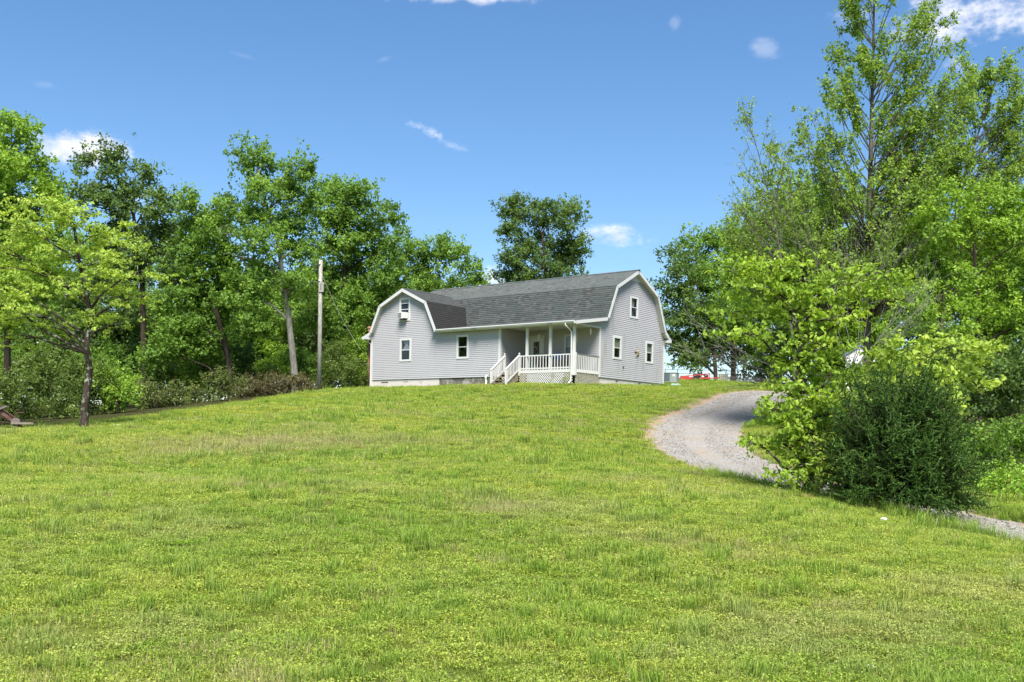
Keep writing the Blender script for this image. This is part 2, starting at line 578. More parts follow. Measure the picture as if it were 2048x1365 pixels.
class MB:
    """collects simple solids; build() makes one mesh object"""
    def __init__(self):
        self.v, self.f = [], []

    def add(self, vs, fs):
        n = len(self.v)
        self.v += [tuple(x) for x in vs]
        self.f += [tuple(i + n for i in q) for q in fs]
        return self

    def box(self, x0, x1, y0, y1, z0, z1):
        vs = [(x, y, z) for z in (z0, z1) for y in (y0, y1) for x in (x0, x1)]
        return self.add(vs, [(0, 2, 3, 1), (4, 5, 7, 6), (0, 1, 5, 4), (2, 6, 7, 3), (0, 4, 6, 2), (1, 3, 7, 5)])

    def bar(self, a, b, w, h=None, up=(0, 0, 1)):
        """square bar from a to b"""
        h = h or w
        a, b = Vector(a), Vector(b)
        d = (b - a).normalized()
        u = Vector(up)
        s = d.cross(u)
        if s.length < 1e-4:
            s = d.cross(Vector((1, 0, 0)))
        s.normalize()
        u = s.cross(d).normalized()
        vs = [p + s * (sx * w / 2) + u * (sz * h / 2) for p in (a, b) for sx, sz in ((-1, -1), (1, -1), (1, 1), (-1, 1))]
        return self.add(vs, [(0, 1, 2, 3), (7, 6, 5, 4), (0, 4, 5, 1), (1, 5, 6, 2), (2, 6, 7, 3), (3, 7, 4, 0)])

    def prism(self, poly, d):
        """polygon (3D points) extruded by vector d"""
        n = len(poly)
        d = Vector(d)
        vs = [Vector(p) for p in poly] + [Vector(p) + d for p in poly]
        fs = [tuple(range(n - 1, -1, -1)), tuple(range(n, 2 * n))]
        fs += [(i, (i + 1) % n, n + (i + 1) % n, n + i) for i in range(n)]
        return self.add(vs, fs)

    def tube(self, pts, rad, n=8, cap=True):
        pts = [Vector(p) for p in pts]
        rad = rad if isinstance(rad, (list, tuple)) else [rad] * len(pts)
        base = len(self.v)
        ref = Vector((0.31, 0.17, 0.93))
        for i, p in enumerate(pts):
            d = (pts[min(i + 1, len(pts) - 1)] - pts[max(i - 1, 0)]).normalized()
            a = d.cross(ref)
            if a.length < 0.05:
                a = d.cross(Vector((1, 0, 0)))
            a.normalize()
            b = d.cross(a)
            for k in range(n):
                t = 2 * math.pi * k / n
                self.v.append(tuple(p + (a * math.cos(t) + b * math.sin(t)) * rad[i]))
        for i in range(len(pts) - 1):
            for k in range(n):
                k2 = (k + 1) % n
                self.f.append((base + i * n + k, base + i * n + k2, base + (i + 1) * n + k2, base + (i + 1) * n + k))
        if cap:
            self.f.append(tuple(base + k for k in range(n))[::-1])
            self.f.append(tuple(base + (len(pts) - 1) * n + k for k in range(n)))
        return self

    def lathe(self, prof, c=(0, 0, 0), n=14):
        base = len(self.v)
        for r, z in prof:
            for k in range(n):
                t = 2 * math.pi * k / n
                self.v.append((c[0] + r * math.cos(t), c[1] + r * math.sin(t), c[2] + z))
        for i in range(len(prof) - 1):
            for k in range(n):
                k2 = (k + 1) % n
                self.f.append((base + i * n + k, base + i * n + k2, base + (i + 1) * n + k2, base + (i + 1) * n + k))
        self.f.append(tuple(base + k for k in range(n))[::-1])
        self.f.append(tuple(base + (len(prof) - 1) * n + k for k in range(n)))
        return self

    def build(self, name, mat, parent=None, smooth=False, bevel=0.0, link_it=True):
        me = bpy.data.meshes.new(name)
        me.from_pydata(self.v, [], self.f)
        me.update()
        if smooth:
            me.polygons.foreach_set('use_smooth', [True] * len(me.polygons))
        me.materials.append(MATS[mat])
        o = bpy.data.objects.new(name, me)
        if link_it:
            link(o, parent)
        if bevel:
            m = o.modifiers.new('bevel', 'BEVEL')
            m.width = bevel
            m.segments = 2
            m.limit_method = 'ANGLE'
        return o


def share(o, name, loc, parent, rz=0.0):
    c = bpy.data.objects.new(name, o.data)
    c.location = loc
    c.rotation_euler = (0, 0, rz)
    return link(c, parent)


# ------------------------------------------------------------------ terrain
def P(x, y, d):
    v = px(x, y, d)
    return (v.x, v.y, v.z)


CTRL = [(-8, 0, 0), (0, 0, 0), (8, 0, 0), (-8, 6, 0.0), (0, 6.7, 0.0), (5, 7, 0.0), (0, -15, -0.3), (-20, -10, 0), (20, -10, -0.3),
        P(1000, 1100, 11.5), P(1000, 1000, 15.5), P(1000, 930, 22), P(1000, 877, 30), P(1000, 830, 40), P(1000, 790, 52),
        P(2048, 1083, 17), P(1870, 1037, 19.5), P(1650, 992, 21.5), P(1450, 955, 27), P(1340, 918, 33), P(1282, 870, 38.5),
        P(1330, 832, 46), P(1400, 806, 52), P(1435, 790, 56),
        P(742, 779, 67.3), P(870, 775, 63.4), P(1000, 770.5, 60.0), P(1144, 770, 56.9), P(1198, 770.5, 58.8), P(1326, 773.5, 64.8),
        P(168, 858, 36), P(0, 868, 33), P(250, 832, 46), P(450, 804, 55), P(600, 787, 61), P(700, 779, 66),
        P(300, 950, 22), P(0, 1000, 15), P(600, 1000, 15.2), P(1500, 1040, 14),
        (-30, 60, 2.0), (-42, 42, 0.9), (-55, 95, 3.4), (-22, 92, 4.6), (0, 100, 5.4),
        P(1345, 765.5, 67), P(1445, 764.8, 76), P(1520, 768, 78), P(1450, 785, 60), (24, 100, 6.9), (10, 110, 6.6),
        P(1990, 1012, 23), P(2048, 962, 27), (16, 34, 1.0), (26, 32, 0.9), (32, 62, 3.2), (45, 95, 5.4), (10.5, 40, 1.75), (14.5, 48, 2.7), (18, 56, 3.9),
        (-90, 30, 0.5), (90, 30, 0.5), (-120, 150, 5), (120, 150, 6), (0, 180, 6.5), (-250, 0, 0), (250, 0, 0), (0, -200, -1), (-300, 400, 6), (300, 400, 6), (0, 500, 7)]
CT = np.array(CTRL, dtype=float)


def _U(r2):
    return 0.5 * r2 * np.log(np.maximum(r2, 1e-12))


_n = len(CT)
_d2 = ((CT[:, None, :2] - CT[None, :, :2]) ** 2).sum(2)
_K = _U(_d2) + np.eye(_n) * 2.0
_Pm = np.c_[np.ones(_n), CT[:, :2]]
_A = np.zeros((_n + 3, _n + 3))
_A[:_n, :_n] = _K
_A[:_n, _n:] = _Pm
_A[_n:, :_n] = _Pm.T
_W = np.linalg.solve(_A, np.r_[CT[:, 2], 0, 0, 0])


def tps(x, y):
    x = np.atleast_1d(np.asarray(x, float)).ravel()
    y = np.atleast_1d(np.asarray(y, float)).ravel()
    o = np.empty(len(x))
    for i in range(0, len(x), 20000):
        a, b = x[i:i + 20000], y[i:i + 20000]
        d2 = (a[:, None] - CT[None, :, 0]) ** 2 + (b[:, None] - CT[None, :, 1]) ** 2
        o[i:i + 20000] = _U(d2) @ _W[:_n] + _W[_n] + _W[_n + 1] * a + _W[_n + 2] * b
    return o


# lawn-side edge of the gravel drive, then its centre line
EDGE = np.array([(8.6, 8.0), (8.45, 12), (8.05, 16.4), (7.5, 19.2), (6.5, 21.9), (5.6, 26.8), (5.12, 33), (4.95, 38.6), (6.6, 46), (9.3, 52), (11.0, 56), (12.3, 60), (14.3, 63.3), (18.5, 65.5), (26, 67)])


def smooth_path(p, n=12):
    out = []
    p = [np.array(q) for q in p]
    p = [2 * p[0] - p[1]] + p + [2 * p[-1] - p[-2]]
    for i in range(1, len(p) - 2):
        for k in range(n):
            t = k / n
            a, b, c, d = p[i - 1], p[i], p[i + 1], p[i + 2]
            out.append(0.5 * ((2 * b) + (c - a) * t + (2 * a - 5 * b + 4 * c - d) * t * t + (3 * b - a - 3 * c + d) * t ** 3))
    out.append(p[-2])
    return np.array(out)


EDGE_S = smooth_path(EDGE)
_tan = np.gradient(EDGE_S, axis=0)
_tan /= np.linalg.norm(_tan, axis=1)[:, None]
_nor = np.c_[_tan[:, 1], -_tan[:, 0]]                  # to the right of the travel direction
WID = np.interp(EDGE_S[:, 1], [8, 20, 30, 38, 50, 57, 62, 67], [3.0, 3.1, 3.6, 3.9, 4.0, 4.4, 5.0, 5.0])
CEN = EDGE_S + _nor * WID[:, None] / 2


def road(x, y):
    """distance from the drive's centre line in half widths"""
    x = np.asarray(x, float).ravel()
    y = np.asarray(y, float).ravel()
    best = np.full(len(x), 99.0)
    near = (x > -2) & (x < 40) & (y > 0) & (y < 95)
    idx = np.nonzero(near)[0]
    for i in range(0, len(idx), 8000):
        j = idx[i:i + 8000]
        d = np.sqrt((x[j][:, None] - CEN[None, :, 0]) ** 2 + (y[j][:, None] - CEN[None, :, 1]) ** 2) / (WID[None, :] / 2)
        best[j] = d.min(1)
    return best


def sstep(a, b, v):
    t = np.clip((v - a) / (b - a), 0, 1)
    return t * t * (3 - 2 * t)


def wob(x, y, s, seed=0.0):
    """cheap smooth noise in -1..1"""
    return (np.sin(x * s + 1.3 * np.sin(y * s * 0.7 + seed) + seed) * np.cos(y * s * 1.1 + 1.1 * np.sin(x * s * 0.8 - seed)) * 0.6
            + np.sin(x * s * 2.3 + seed * 2 + np.cos(y * s * 1.9)) * np.cos(y * s * 2.7 - seed) * 0.4)


def ground(x, y):
    x = np.atleast_1d(np.asarray(x, float)).ravel()
    y = np.atleast_1d(np.asarray(y, float)).ravel()
    z = tps(x, y)
    z = z + 0.025 * wob(x, y, 0.9, 1.0) + 0.012 * wob(x, y, 3.1, 2.0)
    r = road(x, y)
    return z - 0.11 * sstep(1.22, 0.95, r)


def gz(x, y):
    return float(ground([x], [y])[0])


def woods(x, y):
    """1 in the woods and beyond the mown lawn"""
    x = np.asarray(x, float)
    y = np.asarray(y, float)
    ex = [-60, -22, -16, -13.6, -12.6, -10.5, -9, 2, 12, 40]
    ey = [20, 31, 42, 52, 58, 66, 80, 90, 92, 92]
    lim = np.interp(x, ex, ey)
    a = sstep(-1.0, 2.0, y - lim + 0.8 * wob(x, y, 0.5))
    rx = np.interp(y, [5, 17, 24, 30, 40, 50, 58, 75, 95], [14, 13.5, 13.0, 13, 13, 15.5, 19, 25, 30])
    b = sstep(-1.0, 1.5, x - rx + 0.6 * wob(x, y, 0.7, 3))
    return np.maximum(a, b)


def axis(lo, c0, c1, hi, step):
    core = np.arange(c0, c1 + 1e-6, step)
    left, right = [], []
    s, v = step, c0
    while v > lo:
        s *= 1.25
        v -= s
        left.append(v)
    s, v = step, core[-1]
    while v < hi:
        s *= 1.25
        v += s
        right.append(v)
    return np.r_[left[::-1], core, right]


gx = axis(-1500, -30, 30, 1500, 0.32)
gy = axis(-300, 3, 84, 3000, 0.36)
GX, GY = np.meshgrid(gx, gy)
VX, VY = GX.ravel(), GY.ravel()
VZ = ground(VX, VY)
far = sstep(250, 500, np.hypot(VX, VY))
VZ = VZ * (1 - far) + 4.0 * far
nx, ny = len(gx), len(gy)
ii = (np.arange(ny - 1)[:, None] * nx + np.arange(nx - 1)[None, :]).ravel()
FQ = np.c_[ii, ii + 1, ii + nx + 1, ii + nx]
rr = road(VX, VY)
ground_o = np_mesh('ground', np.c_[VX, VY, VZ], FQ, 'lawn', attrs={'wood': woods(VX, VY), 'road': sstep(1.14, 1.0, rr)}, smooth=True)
tag(ground_o, 'mown green lawn rising to the house on the hill', 'lawn', kind='structure')

# gravel drive: a ribbon 2 cm above the bed cut for it
K = 17
cross = np.linspace(-1.06, 1.06, K)
RV, RE = [], []
for i in range(len(CEN)):
    for s in cross:
        e = s * (1 + 0.05 * math.sin(i * 0.9 + s * 5) + 0.04 * math.sin(i * 2.3 + s))
        q = CEN[i] + _nor[i] * e * WID[i] / 2
        RV.append((q[0], q[1]))
        RE.append(abs(s) * (1.0 if s < 0 else 0.86))
RV = np.array(RV)
RZ = ground(RV[:, 0], RV[:, 1])
c2 = np.tile(cross, len(CEN))
RZ = np.where(np.abs(c2) > 1.03, RZ - 0.06, RZ + 0.03 + 0.02 * np.cos(c2 * 6.0))
i0 = (np.arange(len(CEN) - 1)[:, None] * K + np.arange(K - 1)[None, :]).ravel()
drive = np_mesh('driveway', np.c_[RV, RZ], np.c_[i0, i0 + 1, i0 + K + 1, i0 + K], 'gravel', attrs={'edge': np.array(RE)}, smooth=True)
tag(drive, 'pale grey gravel driveway curving up the slope past the house', 'driveway', kind='structure')

# ------------------------------------------------------------------ the house (local x along the front, y towards the back, z from the siding's foot)
HT = 0.6619
hw, hp, hl, hlp = 7.45, 2.51, 16.1, 5.33          # depth of main block, porch depth, length, porch length
house = empty('farmhouse', (4.953, 58.889, 3.634 + EYE), -HT)
tag(house, 'grey sided gambrel farmhouse with dark shingle roof and white porch on the hilltop', 'house')
rng = np.random.default_rng(7)


def siding(name, origin, along, normal, poly_list, holes=(), z_first=0.0, e=0.1143, lip=0.021):
    """lapped courses over convex polygons [(s,z)...] minus rectangular holes (s0,s1,z0,z1)"""
    origin, along, normal = Vector(origin), Vector(along), Vector(normal)
    mb = MB()

    def pt(s, z, off):
        return origin + along * s + Vector((0, 0, z)) + normal * off
    for poly in poly_list:
        zs = [p[1] for p in poly]
        lo, hi = min(zs), max(zs)

        def ext(z):
            xs = []
            n = len(poly)
            for i in range(n):
                (s0, z0), (s1, z1) = poly[i], poly[(i + 1) % n]
                if abs(z1 - z0) < 1e-9:
                    if abs(z - z0) < 1e-6:
                        xs += [s0, s1]
                elif min(z0, z1) - 1e-6 <= z <= max(z0, z1) + 1e-6:
                    t = (z - z0) / (z1 - z0)
                    xs.append(s0 + (s1 - s0) * t)
            return (min(xs), max(xs)) if xs else (0, 0)
        cuts = set([lo, hi] + [z for z in zs])
        k0 = math.floor((lo - z_first) / e)
        k1 = math.ceil((hi - z_first) / e)
        for k in range(k0, k1 + 1):
            z = z_first + k * e
            if lo < z < hi:
                cuts.add(z)
        for h in holes:
            for z in h[2:]:
                if lo < z < hi:
                    cuts.add(z)
        cuts = sorted(cuts)
        cuts = [c for i, c in enumerate(cuts) if i == 0 or c - cuts[i - 1] > 1e-5]
        for za, zb in zip(cuts[:-1], cuts[1:]):
            zm = (za + zb) / 2
            k = math.floor((zm - z_first) / e)
            zk = z_first + k * e
            oa = lip * (1 - (za - zk) / e)
            ob = lip * (1 - (zb - zk) / e)
            (a0, a1), (b0, b1) = ext(za + 1e-6), ext(zb - 1e-6)
            segs = [(0.0, 1.0)]
            la, lb = (a0 + b0) / 2, (a1 + b1) / 2
            if lb - la < 0.01:
                continue
            for h in holes:
                if h[2] < zm < h[3]:
                    t0, t1 = (h[0] - la) / (lb - la), (h[1] - la) / (lb - la)
                    ns = []
                    for s in segs:
                        if t1 <= s[0] or t0 >= s[1]:
                            ns.append(s)
                        else:
                            if t0 > s[0]:
                                ns.append((s[0], t0))
                            if t1 < s[1]:
                                ns.append((t1, s[1]))
                    segs = ns
            for t0, t1 in segs:
                p0, p1 = pt(a0 + (a1 - a0) * t0, za, oa), pt(a0 + (a1 - a0) * t1, za, oa)
                p2, p3 = pt(b0 + (b1 - b0) * t1, zb, ob), pt(b0 + (b1 - b0) * t0, zb, ob)
                mb.add([p0, p1, p2, p3], [(0, 1, 2, 3)])
                if abs(za - zk) < 1e-4:
                    q0, q1 = pt(a0 + (a1 - a0) * t0, za, 0), pt(a0 + (a1 - a0) * t1, za, 0)
                    mb.add([q0, q1, p1, p0], [(0, 1, 2, 3)])
    return mb.build(name, 'siding', house)


# gambrel profiles, roof top surface
VB, VE = hw / 2, None
main_prof = [(-hp - 0.40, 2.97), (0.335, 3.48), (VB - 2.46, 5.43), (VB, 6.68), (VB + 2.46, 5.43), (hw - 0.24, 3.25), (hw + 0.42, 2.78)]
LM = 13.14
wing_prof = [(-LM + 2.96, 3.02), (-LM + 2.07, 4.80), (-LM, 5.76), (-LM - 2.07, 4.80), (-LM - 2.90, 3.10), (-LM - 3.58, 2.80)]
T = 0.14      # roof thickness

# openings: local coordinates
front_holes = [(-13.62, -12.70, 3.72, 5.18), (-13.52, -12.56, 1.14, 2.58), (-8.71, -7.78, 1.15, 2.58)]
porch_holes = [(-2.46, -1.55, 1.15, 2.56), (-5.10, -3.93, 0.27, 2.60)]
gable_holes = [(1.43, 2.34, 1.17, 2.51), (5.19, 6.07, 1.18, 2.50), (3.28, 4.17, 3.78, 5.08)]
siding('front_wall', (0, -hp, 0), (1, 0, 0), (0, -1, 0),
       [[(-10.14, 0), (-hlp, 0), (-hlp, 2.84), (-10.14, 2.84)],
        [(-hl, 0), (-10.14, 0), (-10.14, 2.86), (-LM + 2.02, 4.66), (-LM, 5.60), (-LM - 2.02, 4.66), (-hl + 0.03, 2.86), (-hl, 2.84)]], front_holes)
siding('porch_side_wall', (-hlp, 0, 0), (0, 1, 0), (1, 0, 0), [[(-hp, 0), (0, 0), (0, 2.86), (-hp, 2.86)]])
siding('porch_back_wall', (0, 0, 0), (1, 0, 0), (0, -1, 0), [[(-hlp, 0), (0, 0), (0, 2.86), (-hlp, 2.86)]], porch_holes)
siding('end_gable_wall', (0, 0, 0), (0, 1, 0), (1, 0, 0),
       [[(0, 0), (hw, 0), (hw, 2.86), (0, 2.86)],
        [(-hp + 0.1, 2.90), (0.0, 2.90), (0.0, 3.30)],
        [(0.0, 2.86), (hw, 2.86), (hw - 0.3, 3.2), (VB + 2.40, 5.30), (VB + 0.95, 6.04), (VB - 0.95, 6.04), (VB - 2.40, 5.30), (0.40, 3.34), (0.0, 3.28)]],
       gable_holes)
siding('rear_wall', (0, hw, 0), (1, 0, 0), (0, 1, 0), [[(-hl, 0), (0, 0), (0, 2.9), (-hl, 2.9)]])
siding('far_end_wall', (-hl, 0, 0), (0, 1, 0), (-1, 0, 0),
       [[(-hp, 0), (hw, 0), (hw, 2.86), (-hp, 2.86)], [(0.2, 2.86), (hw - 0.2, 2.86), (VB + 2.4, 5.3), (VB, 6.5), (VB - 2.4, 5.3)]])
# inner dark core so that no daylight leaks between the walls
MB().box(-hl + 0.9, -0.9, 0.9, hw - 0.9, -0.2, 2.75).build('interior_core', 'interior', house)

# trim
tr = MB()
tr.box(-0.02, 0.035, -0.035, 0.10, 0.0, 2.86)
tr.build('corner_board', 'white_trim', house)
MB().box(-0.02, 0.035, hw - 0.10, hw + 0.035, 0.0, 2.72).build('corner_board', 'white_trim', house)
MB().box(-hlp - 0.12, -hlp + 0.035, -hp - 0.035, -hp + 0.10, 0.0, 2.86).build('corner_board', 'white_trim', house)
MB().box(-hl - 0.035, -hl + 0.09, -hp - 0.035, -hp + 0.10, -0.5, 2.84).build('corner_board', 'white_trim', house)
MB().box(-0.02, 0.045, -hp - 0.1, 0.10, 2.80, 2.90).build('porch_frieze_board', 'white_trim', house)
MB().prism([(0.018, VB - 0.98, 6.02), (0.018, VB + 0.98, 6.02), (0.018, VB, 6.52)], (0.022, 0, 0)).build('gable_peak_panel', 'white_trim', house)

# roof: slabs, then shingles tab by tab, white rakes, soffit and gutters
roof_mb = MB()


def slab(a, b, x0, x1, axis='x', t=T):
    """sloping slab under the segment a-b of a profile (u,z), running x0..x1"""
    (u0, z0), (u1, z1) = a, b
    L = math.hypot(u1 - u0, z1 - z0)
    n = (-(z1 - z0) / L, (u1 - u0) / L)
    if n[1] < 0:
        n = (-n[0], -n[1])
    q = [(u0, z0), (u1, z1), (u1 - n[0] * t, z1 - n[1] * t), (u0 - n[0] * t, z0 - n[1] * t)]
    if axis == 'x':
        roof_mb.prism([(x0, u, z) for u, z in q], (x1 - x0, 0, 0))
    else:
        roof_mb.prism([(u, x0, z) for u, z in q], (0, x1 - x0, 0))


XR, XL = 0.30, -hl - 0.30
for i in range(6):
    x0 = -10.0 if i == 0 else XL
    slab(main_prof[i], main_prof[i + 1], x0, XR - 0.004)
YF = -hp - 0.31
for i in range(5):
    slab(wing_prof[i], wing_prof[i + 1], YF + 0.004, 1.0 if i != 1 else 1.9, 'y')
roof = roof_mb.build('roof', 'soffit', house)

SV, SF, SR = [], [], []


def shingles(a, b, e0, e1, axis='x', exposure=0.142, tab=0.30):
    """tabs on the plane from low edge a to high edge b (u,z); runs e0..e1"""
    (u0, z0), (u1, z1) = a, b
    L = math.hypot(u1 - u0, z1 - z0)
    su, sz = (u1 - u0) / L, (z1 - z0) / L
    nu, nz_ = -sz, su
    if nz_ < 0:
        nu, nz_ = -nu, -nz_
    rows = int(math.ceil((L + 0.02) / exposure))
    for k in range(rows):
        d0, d1 = k * exposure - 0.03, min(L, (k + 1) * exposure + 0.0)
        off = (0.5 * (k % 2) + 0.13 * rng.random()) * tab
        x = e0 - off
        while x < e1:
            wdt = tab * (0.82 + 0.36 * rng.random())
            xa, xb = max(e0, x + 0.0015), min(e1, x + wdt - 0.0015)
            x += wdt
            if xb - xa < 0.02:
                continue
            h0 = 0.012 + 0.005 * rng.random()
            h1 = 0.004
            pts = []
            for xx, dd, hh in ((xa, d0, h0), (xb, d0, h0), (xb, d1, h1), (xa, d1, h1), (xa, d0, 0.001), (xb, d0, 0.001)):
                u, z = u0 + su * dd + nu * hh, z0 + sz * dd + nz_ * hh
                pts.append((xx, u, z) if axis == 'x' else (u, xx, z))
            n = len(SV)
            SV.extend(pts)
            SF.extend([(n, n + 1, n + 2, n + 3), (n + 4, n + 5, n + 1, n)])
            r = rng.random()
            SR.extend([r, r * 0.5])


def flush_shingles(name):
    global SV, SF, SR
    o = np_mesh(name, SV, SF, 'shingle', roof, attrs={'rnd': SR})
    tag(o, kind='stuff')
    SV, SF, SR = [], [], []


shingles(main_prof[0], main_prof[1], -10.6, XR + 0.02)
flush_shingles('porch_roof_shingles')
shingles(main_prof[1], main_prof[2], XL, XR + 0.02)
flush_shingles('lower_slope_shingles')
shingles(main_prof[2], main_prof[3], XL, XR + 0.02)
flush_shingles('upper_slope_shingles')
shingles(main_prof[4], main_prof[3], XL, XR + 0.02, exposure=0.2, tab=0.5)
shingles(main_prof[5], main_prof[4], XL, XR + 0.02, exposure=0.2, tab=0.5)
shingles(main_prof[6], main_prof[5], XL, XR + 0.02, exposure=0.2, tab=0.5)
flush_shingles('rear_slope_shingles')
shingles(wing_prof[0], wing_prof[1], YF - 0.02, 1.0, 'y')
flush_shingles('wing_dark_shingles')
shingles(wing_prof[1], wing_prof[2], YF - 0.02, 1.95, 'y')
flush_shingles('wing_upper_shingles')
shingles(wing_prof[3], wing_prof[2], YF - 0.02, 1.95, 'y')
shingles(wing_prof[4], wing_prof[3], YF - 0.02, 1.0, 'y')
shingles(wing_prof[5], wing_prof[4], YF - 0.02, 1.0, 'y')
flush_shingles('wing_far_shingles')
# ridge caps
rc = MB()
for k in range(54):
    xa = XL + k * 0.31
    rc.prism([(xa, VB - 0.15, 6.64), (xa, VB, 6.715), (xa, VB + 0.15, 6.64)], (0.325, 0, 0.004))
rco = rc.build('ridge_cap', 'shingle', roof)
a_ = rco.data.attributes.new('rnd', 'FLOAT', 'FACE')
a_.data.foreach_set('value', np.repeat(rng.random(54), 5)[:len(rco.data.polygons)].astype(np.float32))
ob_ = MB()
for k in range(13):
    ya = YF + k * 0.32
    ob_.prism([(-LM - 0.14, ya, 5.725), (-LM, ya, 5.79), (-LM + 0.14, ya, 5.725)], (0, 0.33, 0.004))
rcw = ob_.build('ridge_cap', 'shingle', roof)


def rake(prof, plane, axis, lo_off, depth=0.20, thick=0.028):
    """white fascia boards following a gable's profile"""
    for (u0, z0), (u1, z1) in zip(prof[:-1], prof[1:]):
        L = math.hypot(u1 - u0, z1 - z0)
        nu, nz_ = -(z1 - z0) / L, (u1 - u0) / L
        if nz_ < 0:
            nu, nz_ = -nu, -nz_
        q = [(u0 - nu * 0.012, z0 - nz_ * 0.012), (u1 - nu * 0.012, z1 - nz_ * 0.012), (u1 - nu * depth, z1 - nz_ * depth), (u0 - nu * depth, z0 - nz_ * depth)]
        if axis == 'x':
            MB().prism([(plane, u, z) for u, z in q], (thick, 0, 0)).build('rake_fascia', 'white_trim', roof)
        else:
            MB().prism([(u, plane, z) for u, z in q], (0, thick, 0)).build('rake_fascia', 'white_trim', roof)


rake(main_prof, XR, 'x', 0)
rake(wing_prof, YF - 0.024, 'y', 0)
# boxed eave returns
MB().box(0.0, XR + 0.03, hw - 0.02, hw + 0.40, 2.60, 2.76).build('eave_return', 'white_trim', roof)
MB().prism([(-hl - 0.0, YF - 0.02, 2.64), (-hl - 0.66, YF - 0.02, 2.72), (-hl - 0.66, YF - 0.02, 2.80), (-hl - 0.0, YF - 0.02, 3.02)], (0, 0.30, 0)).build('eave_return', 'white_trim', roof)
# porch ceiling and beam
MB().box(-hlp + 0.0, 0.02, -hp - 0.05, 0.0, 2.862, 2.90).build('porch_ceiling', 'soffit', roof)
MB().box(-10.05, 0.05, -hp - 0.39, -hp - 0.06, 2.80, 2.84).build('eave_soffit', 'soffit', roof)
MB().box(-10.05, 0.28, -hp - 0.42, -hp - 0.39, 2.79, 2.955).build('eave_fascia', 'white_trim', roof)
gut = MB()
g0, g1, gyf = -10.12, 0.24, -hp - 0.42
prof_g = [(0, 0), (-0.115, 0.0), (-0.125, -0.035), (-0.085, -0.115), (0, -0.12)]
gut.prism([(g0, gyf + a, 2.96 + b) for a, b in prof_g], (g1 - g0, 0, 0))
gut.build('gutter', 'white_trim', roof)
MB().box(-10.16, -10.11, -hp - 0.56, -hp - 0.38, 2.82, 2.97).build('gutter_end_cap', 'white_trim', roof)
for gx_ in (-6.92, -1.38):
    l = MB().box(gx_ - 0.15, gx_ + 0.15, -hp - 0.64, -hp - 0.54, 2.82, 2.91).build('gutter_light', 'grey_metal', roof, bevel=0.01)
MB().box(-hl + 0.2, 0.2, hw + 0.40, hw + 0.52, 2.66, 2.78).build('rear_gutter', 'white_trim', roof)
# plumbing vents peeping over the ridge
for vx, vh in ((-12.6, 0.42), (-4.0, 0.3)):
    MB().lathe([(0.07, 0), (0.07, vh), (0.10, vh), (0.10, vh + 0.06)], (vx, VB + 0.5, 6.35)).build('roof_vent', 'sticker', roof)


def window(u0, u1, z0, z1, plane, face, style):
    """face 'y': in a wall facing -y at y=plane; face 'x': in a wall facing +x at x=plane"""
    def bx(mb, a0, a1, d0, d1, b0, b1):
        if face == 'y':
            mb.box(a0, a1, plane - d1, plane - d0, b0, b1)
        else:
            mb.box(plane + d0, plane + d1, a0, a1, b0, b1)
        return mb
    tw = 0.115
    fr = MB()
    bx(fr, u0 - 0.02, u0 + tw, -0.05, 0.045, z0 - 0.02, z1 + 0.02)
    bx(fr, u1 - tw, u1 + 0.02, -0.05, 0.045, z0 - 0.02, z1 + 0.02)
    bx(fr, u0 + tw, u1 - tw, -0.05, 0.043, z1 - tw, z1 + 0.02)
    bx(fr, u0 + tw, u1 - tw, -0.05, 0.043, z0 - 0.02, z0 + tw - 0.01)
    wo = fr.build('window', 'white_trim', house, bevel=0.006)
    zi0, zi1 = z0 + tw - 0.01, z1 - tw
    zm = (zi0 + zi1) / 2
    bx(MB(), u0 + tw, u1 - tw, -0.045, 0.018, zm - 0.022, zm + 0.022).build('meeting_rail', 'white_trim', wo)
    bx(MB(), u0 + tw, u1 - tw, 0.000, 0.004, zm + 0.022, zi1).build('pane', 'glass', wo)
    bx(MB(), u0 + tw, u1 - tw, -0.022, -0.018, zi0, zm - 0.022).build('pane', 'glass', wo)
    bx(MB(), u0 + 0.02, u1 - 0.02, -0.52, -0.50, z0, z1).build('dark_room', 'interior', wo)
    s = MB()
    for a0, a1, b0, b1 in ((u0, u0 + 0.02, z0, z1), (u1 - 0.02, u1, z0, z1), (u0, u1, z0, z0 + 0.02), (u0, u1, z1 - 0.02, z1)):
        bx(s, a0, a1, -0.50, -0.052, b0, b1)
    s.build('reveal', 'interior', wo)
    um = (u0 + u1) / 2
    if style == 'curtain':      # tied-back curtain behind the upper sash
        c = MB()
        n = 9
        for k in range(n):
            t0, t1 = k / n, (k + 1) / n

            def w_(t):
                return (u1 - u0 - 2 * tw) * (0.16 + 0.34 * abs(2 * t - 0.9) ** 1.3)
            za, zb = zi1 - (zi1 - zm) * t0, zi1 - (zi1 - zm) * t1
            dd = 0.02 * (k % 2)
            bx(c, um - w_((t0 + t1) / 2), um + w_((t0 + t1) / 2), -0.09 - dd, -0.07 - dd, zb, za)
        c.build('curtain', 'curtain_grey', wo)
    elif style == 'olive':
        bx(MB(), u0 + tw - 0.02, u1 - tw + 0.02, -0.09, -0.075, zm + 0.02, zi1 + 0.02).build('blind', 'blind_olive', wo)
    elif style == 'pale':
        bx(MB(), u0 + tw - 0.02, u1 - tw + 0.02, -0.09, -0.075, zi1 - 0.24, zi1 + 0.02).build('blind', 'blind_pale', wo)
        bx(MB(), u0 + tw, u1 - tw, -0.03, 0.016, zi1 - 0.26, zi1 - 0.225).build('meeting_rail', 'white_trim', wo)
    elif style == 'drape':
        for k in range(4):
            bx(MB(), um - 0.16 + k * 0.085, um - 0.10 + k * 0.085, -0.10 - 0.01 * (k % 2), -0.08, zm + 0.05, zi1 + 0.02).build('curtain', 'curtain_grey', wo)
    return wo


